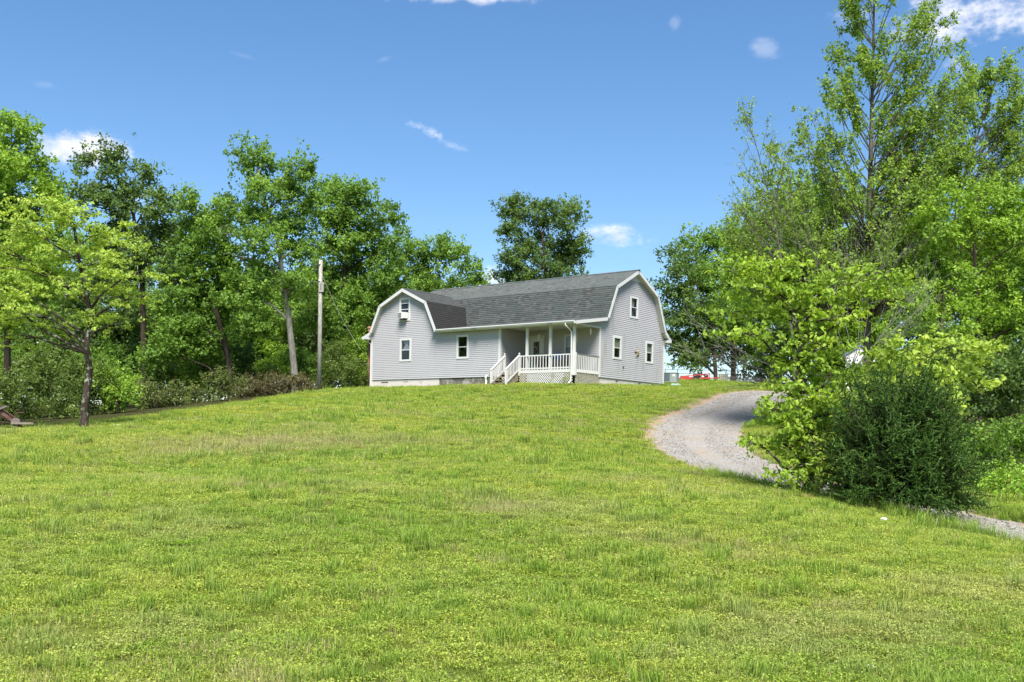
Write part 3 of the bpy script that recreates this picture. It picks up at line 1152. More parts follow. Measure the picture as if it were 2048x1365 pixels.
styles = ['pale', 'curtain', 'olive_low']
for h, st in zip(front_holes, styles):
    window(h[0], h[1], h[2], h[3], -hp, 'y', st)
window(*porch_holes[0], 0.0, 'y', 'olive')
for h, st in zip(gable_holes, ('olive', 'olive', 'drape')):
    window(h[0], h[1], h[2], h[3], 0.0, 'x', st)

# front door
d0, d1, dz0, dz1 = porch_holes[1]
door = MB().box(d0 + 0.16, d1 - 0.16, -0.01, 0.03, dz0, dz1 - 0.16).build('front_door', 'door_paint', house)
MB().box(d0, d0 + 0.155, -0.05, 0.05, dz0, dz1).build('door_casing', 'white_trim', door)
MB().box(d1 - 0.155, d1, -0.05, 0.05, dz0, dz1).build('door_casing', 'white_trim', door)
MB().box(d0 + 0.155, d1 - 0.155, -0.048, 0.05, dz1 - 0.155, dz1).build('door_casing', 'white_trim', door)
dm = (d0 + d1) / 2
gm = MB()
for a0, a1, b0, b1 in ((dm - 0.27, dm - 0.22, 0.80, 2.28), (dm + 0.22, dm + 0.27, 0.80, 2.28), (dm - 0.22, dm + 0.22, 0.80, 0.85), (dm - 0.22, dm + 0.22, 2.23, 2.28)):
    gm.box(a0, a1, -0.035, -0.01, b0, b1)
gm.build('glass_frame', 'door_paint', door)
MB().box(dm - 0.22, dm + 0.22, -0.020, -0.012, 0.85, 2.23).build('leaded_glass', 'leaded_glass', door)
MB().lathe([(0.015, 0), (0.033, 0.02), (0.033, 0.05), (0.012, 0.065)], (d1 - 0.24, -0.06, 1.22)).build('door_knob', 'copper_star', door, smooth=True)

# foundation
fo = MB()
fo.box(-hl + 0.04, -10.16, -hp + 0.035, -hp + 0.23, -1.2, -0.012)
fo.box(-0.23, -0.04, 0.02, hw - 0.04, -1.2, -0.012)
fo.box(-hl + 0.04, -hl + 0.23, -hp + 0.24, hw - 0.04, -1.2, -0.012)
fo.box(-hl + 0.24, -0.24, hw - 0.23, hw - 0.04, -1.2, -0.012)
found = fo.build('foundation', 'foundation_paint', house)
MB().box(-10.155, -hlp - 0.05, -hp + 0.075, -hp + 0.22, -1.2, -0.012).build('mortar_bed', 'mortar', found)
for row in range(4):
    zt = -0.016 - row * 0.20
    x = -10.15 + (0.2 if row % 2 else 0.0)
    if row % 2:
        MB().box(-10.15, -10.15 + 0.185, -hp + 0.05, -hp + 0.20, zt - 0.185, zt).build('block', 'block_face', found, bevel=0.008)
    while x < -hlp - 0.3:
        dp = 0.006 * rng.random()
        MB().box(x, x + 0.385, -hp + 0.047 + dp, -hp + 0.20, zt - 0.185, zt).build('block', 'block_face', found, bevel=0.008)
        x += 0.40
ap = MB().box(-15.15, -14.60, -hp + 0.01, -hp + 0.04, -0.60, -0.20).build('access_panel', 'vent_panel', found)
MB().box(-15.17, -14.58, -hp + 0.00, -hp + 0.045, -0.20, -0.15).build('panel_lintel', 'dark_slot', ap)
for vx in (-13.0,):
    vv = MB().box(vx - 0.22, vx + 0.22, -hp + 0.012, -hp + 0.04, -0.15, -0.03).build('foundation_vent', 'vent_panel', found)
    MB().box(vx - 0.2, vx + 0.2, -hp + 0.004, -hp + 0.011, -0.075, -0.035).build('vent_slot', 'dark_slot', vv)
for vy in (2.0, 4.6, 6.2):
    MB().box(-0.045, -0.030, vy - 0.12, vy + 0.12, -0.16, -0.10).build('foundation_vent', 'dark_slot', found)

# porch
DZ = 0.30
deck = MB()
deck.box(-hlp + 0.03, 0.0, -hp + 0.0, -0.03, DZ - 0.04, DZ)
porch = deck.build('porch', 'wood_worn', house)
MB().box(-3.88, 0.03, -hp - 0.035, -hp - 0.003, 0.13, DZ + 0.005).build('rim_board', 'white_rail', porch)
MB().box(0.005, 0.035, -hp - 0.003, -0.06, 0.13, DZ + 0.003).build('rim_board', 'white_rail', porch)
MB().box(-hlp + 0.03, -3.9, -hp - 0.02, -hp - 0.003, 0.05, DZ - 0.045).build('rim_board', 'wood_worn', porch)
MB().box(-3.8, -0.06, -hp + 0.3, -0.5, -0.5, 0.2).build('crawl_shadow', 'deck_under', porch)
for x in (-3.40, -1.745, -0.11):
    p = MB().box(x - 0.07, x + 0.07, -hp + 0.02, -hp + 0.16, DZ, 2.80).build('porch_post', 'white_rail', porch, bevel=0.008)
    MB().box(x - 0.10, x + 0.10, -hp - 0.01, -hp + 0.19, 2.80, 2.86).build('post_cap', 'white_trim', p)
# rails and balusters
RT = 1.17
MB().box(-3.90, -0.18, -hp - 0.02, -hp + 0.07, RT - 0.07, RT).build('top_rail', 'white_rail', porch, bevel=0.006)
MB().box(-3.90, -0.18, -hp + 0.005, -hp + 0.045, DZ + 0.06, DZ + 0.14).build('bottom_rail', 'white_rail', porch)
bal = MB().box(-0.02, 0.02, -0.02, 0.02, 0, RT - 0.07 - 0.135).build('baluster', 'white_rail', link_it=False)
n = 18
for k in range(n):
    x = -3.86 + (3.62) * (k + 0.5) / n
    share(bal, 'baluster', (x, -hp - 0.022, 0.135), porch)
MB().box(-0.05, 0.07, -hp + 0.14, -0.02, RT - 0.055, RT).build('top_rail', 'rail_top', porch)
MB().box(0.0, 0.04, -hp + 0.14, -0.02, RT - 0.13, RT - 0.06).build('top_rail', 'white_rail', porch)
for k in range(13):
    y = -hp + 0.18 + (hp - 0.25) * (k + 0.5) / 13
    share(bal, 'baluster', (0.055, y, 0.135), porch)
MB().box(-0.14, 0.075, -hp - 0.05, -hp + 0.12, -0.05, RT + 0.06).build('corner_newel', 'white_rail', porch, bevel=0.01)
MB().box(-0.005, 0.075, -0.10, -0.02, -0.02, RT + 0.0).build('end_post', 'white_rail', porch)


def lattice(name, u0, u1, z0, z1, plane, face, mat):
    m = MB()
    sp, wd = 0.150, 0.040
    for layer, sg in ((0, 1), (1, -1)):
        c = -(z1 - z0)
        L = (u1 - u0) + (z1 - z0)
        k = -(z1 - z0) - 0.2
        while k < (u1 - u0) + 0.2:
            # strip along direction (1, sg): points with (u-u0) - (z-z0)*sg' = k
            pts = []
            for z in (z0, z1):
                pts.append((u0 + k + ((z - z0) if sg > 0 else (z1 - z)), z))
            (ua, za), (ub, zb) = pts
            # clip to [u0,u1]
            def clip(ua, za, ub, zb):
                if ub < ua:
                    ua, za, ub, zb = ub, zb, ua, za
                if ub <= u0 or ua >= u1:
                    return None
                if ua < u0:
                    t = (u0 - ua) / (ub - ua)
                    ua, za = u0, za + (zb - za) * t
                if ub > u1:
                    t = (u1 - ua) / (ub - ua)
                    ub, zb = u1, za + (zb - za) * t
                return ua, za, ub, zb
            r = clip(ua, za, ub, zb)
            if r and math.hypot(r[2] - r[0], r[3] - r[1]) > 0.05:
                ua, za, ub, zb = r
                off = 0.007 + layer * 0.014
                if face == 'y':
                    m.bar((ua, plane - off, za), (ub, plane - off, zb), 0.012, wd, up=(0, 0, 1))
                else:
                    m.bar((plane + off, ua, za), (plane + off, ub, zb), 0.012, wd, up=(0, 0, 1))
            k += sp
    o = m.build(name, mat, porch)
    tag(o, kind='stuff')
    return o


lattice('skirt_lattice', -3.35, -0.72, -0.62, 0.125, -hp, 'y', 'lattice_white')
lattice('skirt_lattice', -3.86, -3.36, -0.62, 0.125, -hp, 'y', 'lattice_tan')
lattice('skirt_lattice', -0.71, -0.12, -0.62, 0.125, -hp, 'y', 'lattice_tan')
lattice('skirt_lattice', -hp + 0.05, -0.06, -0.62, 0.125, 0.0, 'x', 'lattice_tan')
# downspout at the porch corner
ds = MB()
ds.tube([(-0.34, -hp - 0.48, 2.85), (-0.34, -hp - 0.48, 2.72), (-0.22, -hp - 0.20, 2.50), (-0.18, -hp - 0.085, 2.36), (-0.17, -hp - 0.085, 0.0), (-0.16, -hp - 0.12, -0.36), (-0.10, -hp - 0.42, -0.52)], 0.042, 8)
ds.build('downspout', 'white_trim', house)
ds = MB()
ds.tube([(-hl - 0.55, -hp + 0.0, 2.72), (-hl - 0.5, -hp, 2.56), (-hl - 0.1, -hp - 0.0, 2.38), (-hl - 0.08, -hp, 2.2), (-hl - 0.08, -hp, -0.6)], 0.045, 8)
ds.build('downspout', 'white_trim', house)
# drain elbow at the block wall
MB().tube([(-6.28, -hp - 0.05, 0.08), (-6.28, -hp - 0.16, -0.10), (-6.15, -hp - 0.25, -0.22), (-6.0, -hp - 0.45, -0.52)], 0.05, 8).build('drain_pipe', 'sticker', house)
# wood stove flue at the far corner
fl = MB().lathe([(0.085, -1.0), (0.085, 3.22)], (-16.83, -2.05, 0), 12).build('stove_flue', 'rust_pipe', house, smooth=True)
MB().lathe([(0.08, 3.22), (0.13, 3.26), (0.13, 3.42), (0.17, 3.46), (0.17, 3.52), (0.05, 3.60)], (-16.83, -2.05, 0), 12).build('flue_cap', 'rust_pipe', fl)
MB().lathe([(0.05, 0), (0.05, 0.02), (0.035, 0.06), (0.02, 0.10)], (0, 0, 0), 10).build('dryer_vent', 'black_plastic', house).matrix_local = Matrix.Translation((0.0, 2.585, 0.74)) @ Matrix.Rotation(R(90), 4, 'Y')

# porch stairs coming out towards the lawn
sx0, sx1 = -4.98, -3.90
run, steps = 1.22, 4
st_m = MB()
for x in (sx0 + 0.02, sx1 - 0.06):
    st_m.prism([(x, -hp - 0.03, DZ - 0.06), (x, -hp - 0.03, -0.3), (x, -hp - run, -0.62), (x, -hp - run - 0.12, -0.50)], (0.04, 0, 0))
stairs = st_m.build('porch_stairs', 'wood_worn', house)
for k in range(steps):
    z = DZ - 0.19 * (k + 1)
    y = -hp - 0.04 - 0.30 * k
    MB().box(sx0, sx1, y - 0.31, y, z - 0.045, z).build('tread', 'wood_worn', stairs)
for x in (sx0, sx1):
    yb = -hp - run
    zt, zb_ = 1.19, 0.30
    for (y, zz0, zz1) in ((yb, -0.75, zb_), (-hp - 0.0, -0.3 if x == sx0 else 0.0, zt + 0.04)):
        p = MB().box(x - 0.05, x + 0.05, y - 0.05, y + 0.05, zz0, zz1).build('newel_post', 'white_rail', stairs, bevel=0.006)
        if zz1 > 1:
            MB().lathe([(0.03, 0), (0.03, 0.02), (0.055, 0.05), (0.055, 0.075), (0.02, 0.11)], (x, y, zz1), 10).build('post_ball', 'white_rail', p, smooth=True)
    MB().bar((x, yb - 0.06, zb_ - 0.03), (x, -hp - 0.03, zt - 0.02), 0.11, 0.045).build('hand_rail', 'white_rail', stairs)
    MB().bar((x, yb + 0.05, zb_ - 0.10), (x, -hp - 0.05, zt - 0.10), 0.04, 0.07).build('hand_rail', 'white_rail', stairs)
    MB().bar((x, yb + 0.05, zb_ - 0.75), (x, -hp - 0.05, zt - 0.86), 0.04, 0.09).build('lower_rail', 'white_rail', stairs)
    for k in range(8):
        t = (k + 0.7) / 8.6
        y = yb + (run - 0.05) * t
        z = zb_ + (zt - zb_) * t
        MB().box(x + 0.021, x + 0.055, y - 0.018, y + 0.018, z - 0.84, z - 0.08).build('baluster', 'white_rail', stairs)
lt = MB()
tag(lattice('stair_lattice', sx0 + 0.55, sx1 - 0.06, -0.70, -0.12, -hp - 0.9, 'y', 'lattice_tan'), kind='stuff')


def hp_w(x, y, z):
    """house-local -> world"""
    c, s = math.cos(-HT), math.sin(-HT)
    return Vector((4.953 + x * c - y * s, 58.889 + x * s + y * c, 3.634 + EYE + z))


# things on and around the house
ac = empty('window_air_conditioner', hp_w(-13.16, -hp - 0.02, 3.83), -HT)
tag(ac, 'small white air conditioner sticking out of the upper wing window', 'air conditioner')
MB().box(-0.30, 0.06, -0.34, 0.02, 0.0, 0.42).build('casing', 'ac_white', ac, bevel=0.012)
MB().box(0.065, 0.30, -0.30, 0.02, 0.02, 0.40).build('side_panel', 'ac_white', ac)
gr = MB()
for k in range(9):
    gr.box(-0.27, 0.03, -0.352, -0.341, 0.06 + k * 0.037, 0.078 + k * 0.037)
gr.build('grille', 'ac_grill', ac)
MB().box(-0.20, 0.22, -0.30, -0.02, -0.05, -0.004).build('bracket', 'dark_slot', ac)

star = empty('barn_star', hp_w(0.03, 4.13, 1.71), -HT)
tag(star, 'weathered metal barn star hung on the end wall between the lower windows', 'star')
sv, sf = [(0.13, 0, 0)], []
for k in range(10):
    a = math.pi / 2 + k * math.pi / 5 + 0.12
    r = 0.33 if k % 2 == 0 else 0.125
    sv.append((0.0, r * math.cos(a), r * math.sin(a)))
for k in range(10):
    sf.append((0, 1 + k, 1 + (k + 1) % 10))
m_ = MB()
m_.add(sv, sf)
m_.build('star_face', 'copper_star', star)
MB().tube([(0, 0, 0.33), (0.01, 0, 0.40)], 0.008, 6).build('hanger', 'grey_metal', star)

g = empty('gas_grill', hp_w(-2.95, -1.25, DZ), -HT)
tag(g, 'dark covered gas grill standing on the porch beside the front door', 'grill')
MB().box(-0.40, 0.40, -0.24, 0.24, 0.10, 0.62).build('cabinet', 'black_plastic', g, bevel=0.02)
MB().prism([(-0.34, -0.26, 0.64), (-0.34, 0.26, 0.64), (-0.34, 0.24, 0.88), (-0.34, 0.08, 1.04), (-0.34, -0.12, 1.02), (-0.34, -0.25, 0.86)], (0.68, 0, 0)).build('lid', 'bag_black', g, bevel=0.02)
MB().box(0.42, 0.66, -0.2, 0.2, 0.72, 0.76).build('side_shelf', 'black_plastic', g)
MB().tube([(-0.26, -0.31, 0.82), (0.26, -0.31, 0.82)], 0.02, 8).build('lid_handle', 'sticker', g)
for sx in (-0.32, 0.32):
    MB().tube([(sx - 0.03, 0.0, 0.08), (sx + 0.03, 0.0, 0.08)], 0.08, 12).build('wheel', 'rubber', g)

bl = empty('blue_tub', hp_w(-2.05, -1.15, DZ), -HT)
tag(bl, 'rounded blue plastic bundle heaped on a stool on the porch', 'tub')
MB().lathe([(0.26, 0.66), (0.31, 0.72), (0.30, 0.90), (0.22, 1.00), (0.10, 1.06), (0.03, 1.10)], (0, 0, 0), 16).build('tub_body', 'blue_plastic', bl, smooth=True)
MB().lathe([(0.33, 0.0), (0.33, 0.04), (0.05, 0.06), (0.05, 0.60), (0.30, 0.62), (0.30, 0.66)], (0, 0, 0), 14).build('stool', 'grey_metal', bl)

ch = empty('porch_chair', hp_w(-1.75, -0.75, DZ), -HT + 0.3)
tag(ch, 'reddish brown wooden chair on the porch under the window', 'chair')
MB().box(-0.28, 0.28, -0.28, 0.26, 0.40, 0.45).build('seat', 'chair_red', ch, bevel=0.01)
for k in range(5):
    x = -0.24 + k * 0.12
    MB().box(x - 0.045, x + 0.045, 0.24, 0.265, 0.46, 0.98 + 0.05 * math.cos((k - 2) * 0.7)).build('back_slat', 'chair_red', ch)
for sx in (-0.25, 0.25):
    for sy in (-0.25, 0.23):
        MB().box(sx - 0.025, sx + 0.025, sy - 0.025, sy + 0.025, 0, 0.62).build('leg', 'chair_red', ch)
    MB().box(sx - 0.05, sx + 0.05, -0.28, 0.26, 0.62, 0.65).build('armrest', 'chair_red', ch)

for (x, y, z, lab) in ((-3.70, -0.9, 2.44, 'white windsock hanging from the porch ceiling beside the door'), (-0.22, -0.62, 2.62, 'short white chime hanging in the porch corner by the end wall')):
    c = empty('wind_chime', hp_w(x, y, z), 0)
    tag(c, lab, 'chime', 'hanging porch ornaments')
    MB().lathe([(0.035, -0.22), (0.045, 0.0), (0.05, 0.10), (0.02, 0.14)], (0, 0, 0), 10).build('chime_body', 'sticker', c)
    MB().tube([(0, 0, 0.14), (0, 0, 2.862 - z)], 0.006, 5).build('cord', 'grey_metal', c)

# heat pump beside the back corner
g0_ = px(1342.5, 765.5, 67.0)
hv = empty('heat_pump', (g0_.x, g0_.y, gz(g0_.x, g0_.y)), -0.35)
tag(hv, 'grey box heat pump standing on the grass at the back corner of the house', 'heat pump')
MB().box(-0.46, 0.46, -0.46, 0.46, 0.0, 0.06).build('base_pad', 'condenser_grey', hv)
MB().box(-0.42, -0.02, -0.42, 0.42, 0.06, 0.60).build('coil_guard', 'condenser_coil', hv)
MB().box(-0.018, 0.42, -0.42, 0.42, 0.06, 0.60).build('service_panel', 'condenser_grey', hv)
MB().box(-0.44, 0.44, -0.44, 0.44, 0.60, 0.66).build('top_grille', 'condenser_grey', hv, bevel=0.01)
MB().box(0.16, 0.32, -0.426, -0.421, 0.40, 0.52).build('rating_label', 'sticker', hv)
g1_ = px(1350, 766.2, 65.0)
lid = empty('plastic_lid', (g1_.x, g1_.y, gz(g1_.x, g1_.y) + 0.0), 0.1)
tag(lid, 'pale teal plastic lid lying in front of the heat pump', 'lid')
MB().box(-0.33, 0.33, -0.22, 0.22, 0.02, 0.11).build('lid_rim', 'teal_lid', lid, bevel=0.02)
MB().box(-0.26, 0.26, -0.16, 0.16, 0.11, 0.15).build('lid_top', 'teal_lid', lid, bevel=0.02)


def at(x, y, d):
    v = px(x, y, d)
    return Vector((v.x, v.y, gz(v.x, v.y)))


# red tilted trailer with junk
tl = at(1394, 764, 72.0)
trailer = empty('utility_trailer', tl, -0.12)
tag(trailer, 'red steel utility trailer loaded with bags parked behind the house', 'trailer')
body = MB()
for y in (-0.75, 0.75):
    body.bar((-1.20, y, 0.14), (0.85, y, 0.22), 0.06, 0.10)
    body.bar((-1.20, y, 0.30), (0.85, y, 0.52), 0.05, 0.06)
    for x, h0, h1 in ((-1.18, 0.12, 0.34), (-0.62, 0.15, 0.38), (-0.30, 0.16, 0.42), (0.25, 0.18, 0.46), (0.80, 0.2, 0.54)):
        body.bar((x, y, h0), (x, y, h1), 0.05)
for x in (-1.18, -0.3, 0.8):
    body.bar((x, -0.75, 0.18), (x, 0.75, 0.18), 0.06, 0.08)
body.build('frame', 'red_paint', trailer)
MB().box(-1.15, 0.80, -0.72, 0.72, 0.19, 0.22).build('bed', 'wood_worn', trailer)
MB().prism([(-1.25, -0.80, 0.08), (-0.55, -0.80, 0.10), (-0.62, -0.80, 0.32), (-1.16, -0.80, 0.36)], (0, 0.04, 0)).build('front_panel', 'red_paint', trailer)
MB().bar((0.85, 0, 0.24), (1.50, 0, 0.30), 0.07).build('tongue', 'red_paint', trailer)
for y in (-0.82, 0.82):
    MB().tube([(-0.1, y - 0.07, 0.18), (-0.1, y + 0.07, 0.18)], 0.2, 16).build('wheel', 'rubber', trailer)
for k, (x, y, r, m, lab) in enumerate(((-0.45, -0.3, 0.20, 'bag_white', 'leftmost white bag heaped on the red trailer'), (-0.12, -0.1, 0.22, 'bag_black', 'black bag beside the white bag at the left of the red trailer'),
                                       (0.15, -0.25, 0.25, 'bag_black', 'biggest black bag in the middle of the red trailer'), (0.50, -0.1, 0.22, 'bag_black', 'black bag at the right end of the red trailer'), (0.36, -0.45, 0.12, 'bag_white', 'small white bag between the black bags on the red trailer'))):
    v = trailer.matrix_basis @ Vector((x, y, 0.22))
    bgo = MB()
    prof = [(r * 0.75, 0), (r * 1.05, r * 0.4), (r * 0.95, r * 0.9), (r * 0.55, r * 1.25), (r * 0.12, r * 1.4), (r * 0.16, r * 1.6)]
    n0 = 12
    bgo.lathe(prof, (0, 0, 0), n0)
    bgo.v = [(a + 0.03 * math.sin(7 * b + k), b + 0.03 * math.sin(9 * a + k), c + 0.02 * math.sin(11 * a)) for a, b, c in bgo.v]
    o = bgo.build('rubbish_bag', m, None, smooth=True)
    o.location = Matrix.Translation(tl) @ Matrix.Rotation(-0.12, 4, 'Z') @ Vector((x, y, 0.22))
    tag(o, lab, 'bag', 'bags on the trailer')

# pallet leaning upright
pl = at(1446.5, 764.7, 76.0)
pal = empty('wooden_pallet', pl, -0.1)
tag(pal, 'yellow brown wooden pallet standing on edge beside the picket fence', 'pallet')
for k in range(5):
    MB().box(-0.34, 0.34, -0.02, 0.0, 0.01 + k * 0.115, 0.095 + k * 0.115).build('slat', 'pallet_wood', pal)
for x in (-0.31, 0.0, 0.31):
    MB().box(x - 0.03, x + 0.03, 0.002, 0.09, 0.0, 0.56).build('runner', 'pallet_wood', pal)

# weathered picket fence
fa, fb = px(1458, 765, 79.0), px(1545, 769, 82.0)
fen = empty('picket_fence', (fa.x, fa.y, gz(fa.x, fa.y)))
tag(fen, 'low weathered wooden picket fence at the edge of the back yard', 'fence')
rr_ = random.Random(4)
npk = 34
pk = MB().add([(-0.035, 0, 0), (0.035, 0, 0), (0.035, 0, 0.46), (0, 0, 0.52), (-0.035, 0, 0.46), (-0.035, 0.02, 0), (0.035, 0.02, 0), (0.035, 0.02, 0.46), (0, 0.02, 0.52), (-0.035, 0.02, 0.46)],
              [(0, 1, 2, 3, 4), (9, 8, 7, 6, 5), (0, 5, 6, 1), (1, 6, 7, 2), (2, 7, 8, 3), (3, 8, 9, 4), (4, 9, 5, 0)]).build('picket', 'fence_wood', link_it=False)
for k in range(npk):
    t = k / (npk - 1)
    q = fa.lerp(fb, t)
    o = share(pk, 'picket', (q.x - fa.x, q.y - fa.y, gz(q.x, q.y) - fen.location.z + rr_.uniform(-0.04, 0.02)), fen)
    o.rotation_euler = (rr_.uniform(-0.06, 0.06), rr_.uniform(-0.07, 0.07), 0)
q = fb - fa
za_ = gz(fb.x, fb.y) - fen.location.z
for h in (0.14, 0.36):
    MB().bar((0, 0.04, h), (q.x, q.y + 0.04, za_ + h), 0.03, 0.05).build('rail', 'fence_wood', fen)

# tall dark wire fence behind
fa, fb = px(1330, 760, 90.0), px(1475, 760, 93.0)
kf = empty('wire_fence', (fa.x, fa.y, gz(fa.x, fa.y)))
tag(kf, 'dark metal rail fence behind the red trailer under the trees', 'fence')
q = fb - fa
for k in range(7):
    t = k / 6
    x, y = fa.x + q.x * t, fa.y + q.y * t
    z = gz(x, y)
    MB().tube([(q.x * t, q.y * t, z - kf.location.z), (q.x * t, q.y * t, z - kf.location.z + 1.55)], 0.03, 6).build('fence_post', 'dark_fence', kf)
zb2 = gz(fb.x, fb.y) - kf.location.z
for h in (0.75, 1.15, 1.5):
    MB().tube([(0, 0, h), (q.x, q.y, zb2 + h)], 0.02, 6).build('fence_rail', 'dark_fence', kf)
wm = MB()
for k in range(60):
    t = k / 59
    wm.bar((q.x * t, q.y * t, zb2 * t), (q.x * t, q.y * t, zb2 * t + 1.48), 0.006)
tag(wm.build('wire_mesh', 'dark_fence', kf), kind='stuff')

# utility pole and its lines
pb = at(638.5, 776, 65.0)
pole = empty('utility_pole', pb)
tag(pole, 'weathered grey wooden utility pole at the edge of the woods', 'pole')
ptop = px(641.5, 521, 65.0)
MB().tube([(0, 0, -0.3), ((ptop.x - pb.x) * 0.5, 0, (ptop.z - pb.z) * 0.5), (ptop.x - pb.x, 0, ptop.z - pb.z)], [0.15, 0.135, 0.115], 12).build('pole_shaft', 'pole_wood', pole, smooth=True)
zb = px(640, 585, 65.0).z - pb.z
MB().box(-0.12, 0.20, -0.18, -0.145, zb, zb + 0.62).build('mounting_board', 'pole_wood', pole)
MB().box(-0.02, 0.05, -0.215, -0.18, zb + 0.2, zb + 0.5).build('switch_box', 'grey_metal', pole)
for zz, yy in ((px(641, 528, 65).z, 527), (px(640, 562, 65).z, 562)):
    MB().lathe([(0.03, 0), (0.055, 0.03), (0.035, 0.07), (0.055, 0.10), (0.03, 0.13)], (-0.10, -0.16, zz - pb.z - 0.06), 10).build('insulator', 'sticker', pole)
for (a, b, lab) in (((640, 528, 64.9), (390, 552, 78), 'upper power line running left from the utility pole'), ((638, 562, 64.9), (400, 592, 78), 'lower power line running left from the utility pole'),
                    ((644, 548, 65.1), (722, 700, 63), 'thin cable sloping from the utility pole down to the house corner')):
    A, B = px(*a), px(*b)
    pts = []
    for k in range(13):
        t = k / 12
        p = A.lerp(B, t)
        p.z -= 0.35 * 4 * t * (1 - t)
        pts.append(p)
    o = MB().tube(pts, 0.0065, 5).build('power_line', 'wire')
    tag(o, lab, 'power line', 'overhead lines')

# small white shed glimpsed through the right-hand trees
sb = px(1722, 720, 62.0)
sg = gz(sb.x, sb.y)
shed = empty('garden_shed', (sb.x, sb.y, sg), -0.35)
tag(shed, 'small white shed with blue roof glimpsed through the trees on the right', 'shed')
sh = px(1735, 694, 62.0).z - sg
MB().prism([(-0.85, -1.2, 0), (0.85, -1.2, 0), (0.85, -1.2, sh - 0.62), (0, -1.2, sh - 0.10), (-0.85, -1.2, sh - 0.62)], (0, 2.4, 0)).build('walls', 'shed_white', shed)
for s in (-1, 1):
    MB().prism([(0, -1.32, sh), (s * 1.0, -1.32, sh - 0.62), (s * 1.0, -1.32, sh - 0.69), (0, -1.32, sh - 0.08)], (0, 2.64, 0)).build('roof_panel', 'shed_roof', shed)
MB().box(-0.4, 0.4, -1.23, -1.202, 0, 1.75).build('shed_door', 'shed_roof', shed)

# rusty hay rake at the left edge
rk = at(22, 855, 36.0)
rake_o = empty('rusty_hay_rake', rk, 0.1)
tag(rake_o, 'rusty old hay rake with slanted tines at the left edge of the lawn', 'farm machine')
MB().bar((-1.15, 0, 1.25), (0.40, 0, 0.10), 0.08, 0.10).build('frame_bar', 'rust', rake_o)
MB().bar((-1.15, 0.35, 1.10), (0.30, 0.35, 0.05), 0.07, 0.08).build('frame_bar', 'rust', rake_o)
for k in range(7):
    MB().tube([(-1.1, -0.06 + k * 0.06, 1.28 - k * 0.06), (-0.4, -0.06 + k * 0.06, 0.82 - k * 0.06), (0.34, -0.06 + k * 0.06, 0.36 - k * 0.045)], 0.016, 5).build('tine', 'rust', rake_o)
MB().bar((0.05, -0.12, 0.26), (0.82, -0.16, 0.27), 0.07, 0.07).build('tongue', 'wood_worn', rake_o)
MB().bar((-0.6, -0.2, 0.05), (0.62, -0.25, 0.06), 0.07, 0.06).build('skid', 'rust_grey', rake_o)
MB().bar((0.05, 0.2, 0.62), (0.36, 0.2, 0.66), 0.035, 0.035).build('lever', 'rust', rake_o)
MB().tube([(0.18, -0.10, 0.30), (0.18, 0.03, 0.30)], 0.15, 16).build('gear_plate', 'rust_grey', rake_o)
MB().bar((-0.42, -0.08, 0.72), (-0.12, -0.08, 0.86), 0.10, 0.06).build('bracket', 'rust_grey', rake_o)
wl = MB()
for k in range(18):
    a0, a1 = 2 * math.pi * k / 18, 2 * math.pi * (k + 1) / 18
    wl.bar((-0.9 + 0.5 * math.cos(a0), 0.6, 0.5 + 0.5 * math.sin(a0)), (-0.9 + 0.5 * math.cos(a1), 0.6, 0.5 + 0.5 * math.sin(a1)), 0.05, 0.03)
for k in range(5):
    a0 = math.pi * k / 5
    wl.bar((-0.9 - 0.5 * math.cos(a0), 0.6, 0.5 - 0.5 * math.sin(a0)), (-0.9 + 0.5 * math.cos(a0), 0.6, 0.5 + 0.5 * math.sin(a0)), 0.03)
wl.build('wheel', 'rust', rake_o)

# white stone in the lawn
stp = at(1767, 1057, 16.6)
stm = MB().lathe([(0.03, 0.0), (0.062, 0.015), (0.058, 0.04), (0.03, 0.055)], (0, 0, 0), 9)
stm.v = [(a * 1.15 + 0.01 * math.sin(b * 90), b * 0.8 + 0.008 * math.cos(a * 80), c + 0.004 * math.sin(a * 70 + b * 60)) for a, b, c in stm.v]
so_ = stm.build('stone', 'stone_white', None, smooth=False)
so_.location = stp + Vector((0, 0, 0.02))
tag(so_, 'small white stone lying in the lawn near the driveway', 'stone')

# ------------------------------------------------------------------ vegetation
def unit(v):
    return v / np.maximum(np.linalg.norm(v, axis=1, keepdims=True), 1e-9)


def leaf_mesh(cen, direc, nor, length, width, rnd, detail=False, fold=0.25):
    """folded diamond leaves; detail=True adds a rounder outline"""
    d = unit(direc)
    s = unit(np.cross(d, nor))
    u = np.cross(s, d)
    n = len(cen)
    L = length[:, None]
    Wd = width[:, None] / 2
    b = cen - d * L * 0.5
    tip = cen + d * L * 0.5 - u * L * 0.12
    if not detail:
        l = cen - d * L * 0.04 + s * Wd + u * Wd * fold
        r = cen - d * L * 0.04 - s * Wd + u * Wd * fold
        V = np.stack([b, l, tip, r], 1).reshape(-1, 3)
        i = np.arange(n) * 4
        F = np.concatenate([np.c_[i, i + 1, i + 2], np.c_[i, i + 2, i + 3]])
        A = np.concatenate([rnd, rnd])
    else:
        l1 = cen - d * L * 0.22 + s * Wd * 0.85 + u * Wd * fold
        l2 = cen + d * L * 0.14 + s * Wd * 0.88 + u * Wd * fold * 0.8
        r1 = cen - d * L * 0.22 - s * Wd * 0.85 + u * Wd * fold
        r2 = cen + d * L * 0.14 - s * Wd * 0.88 + u * Wd * fold * 0.8
        V = np.stack([b, l1, l2, tip, r2, r1], 1).reshape(-1, 3)
        i = np.arange(n) * 6
        F = np.concatenate([np.c_[i, i + 1, i + 2], np.c_[i, i + 2, i + 3], np.c_[i, i + 3, i + 4], np.c_[i, i + 4, i + 5]])
        A = np.concatenate([rnd] * 4)
    return V, F, A


TOTAL = [0]


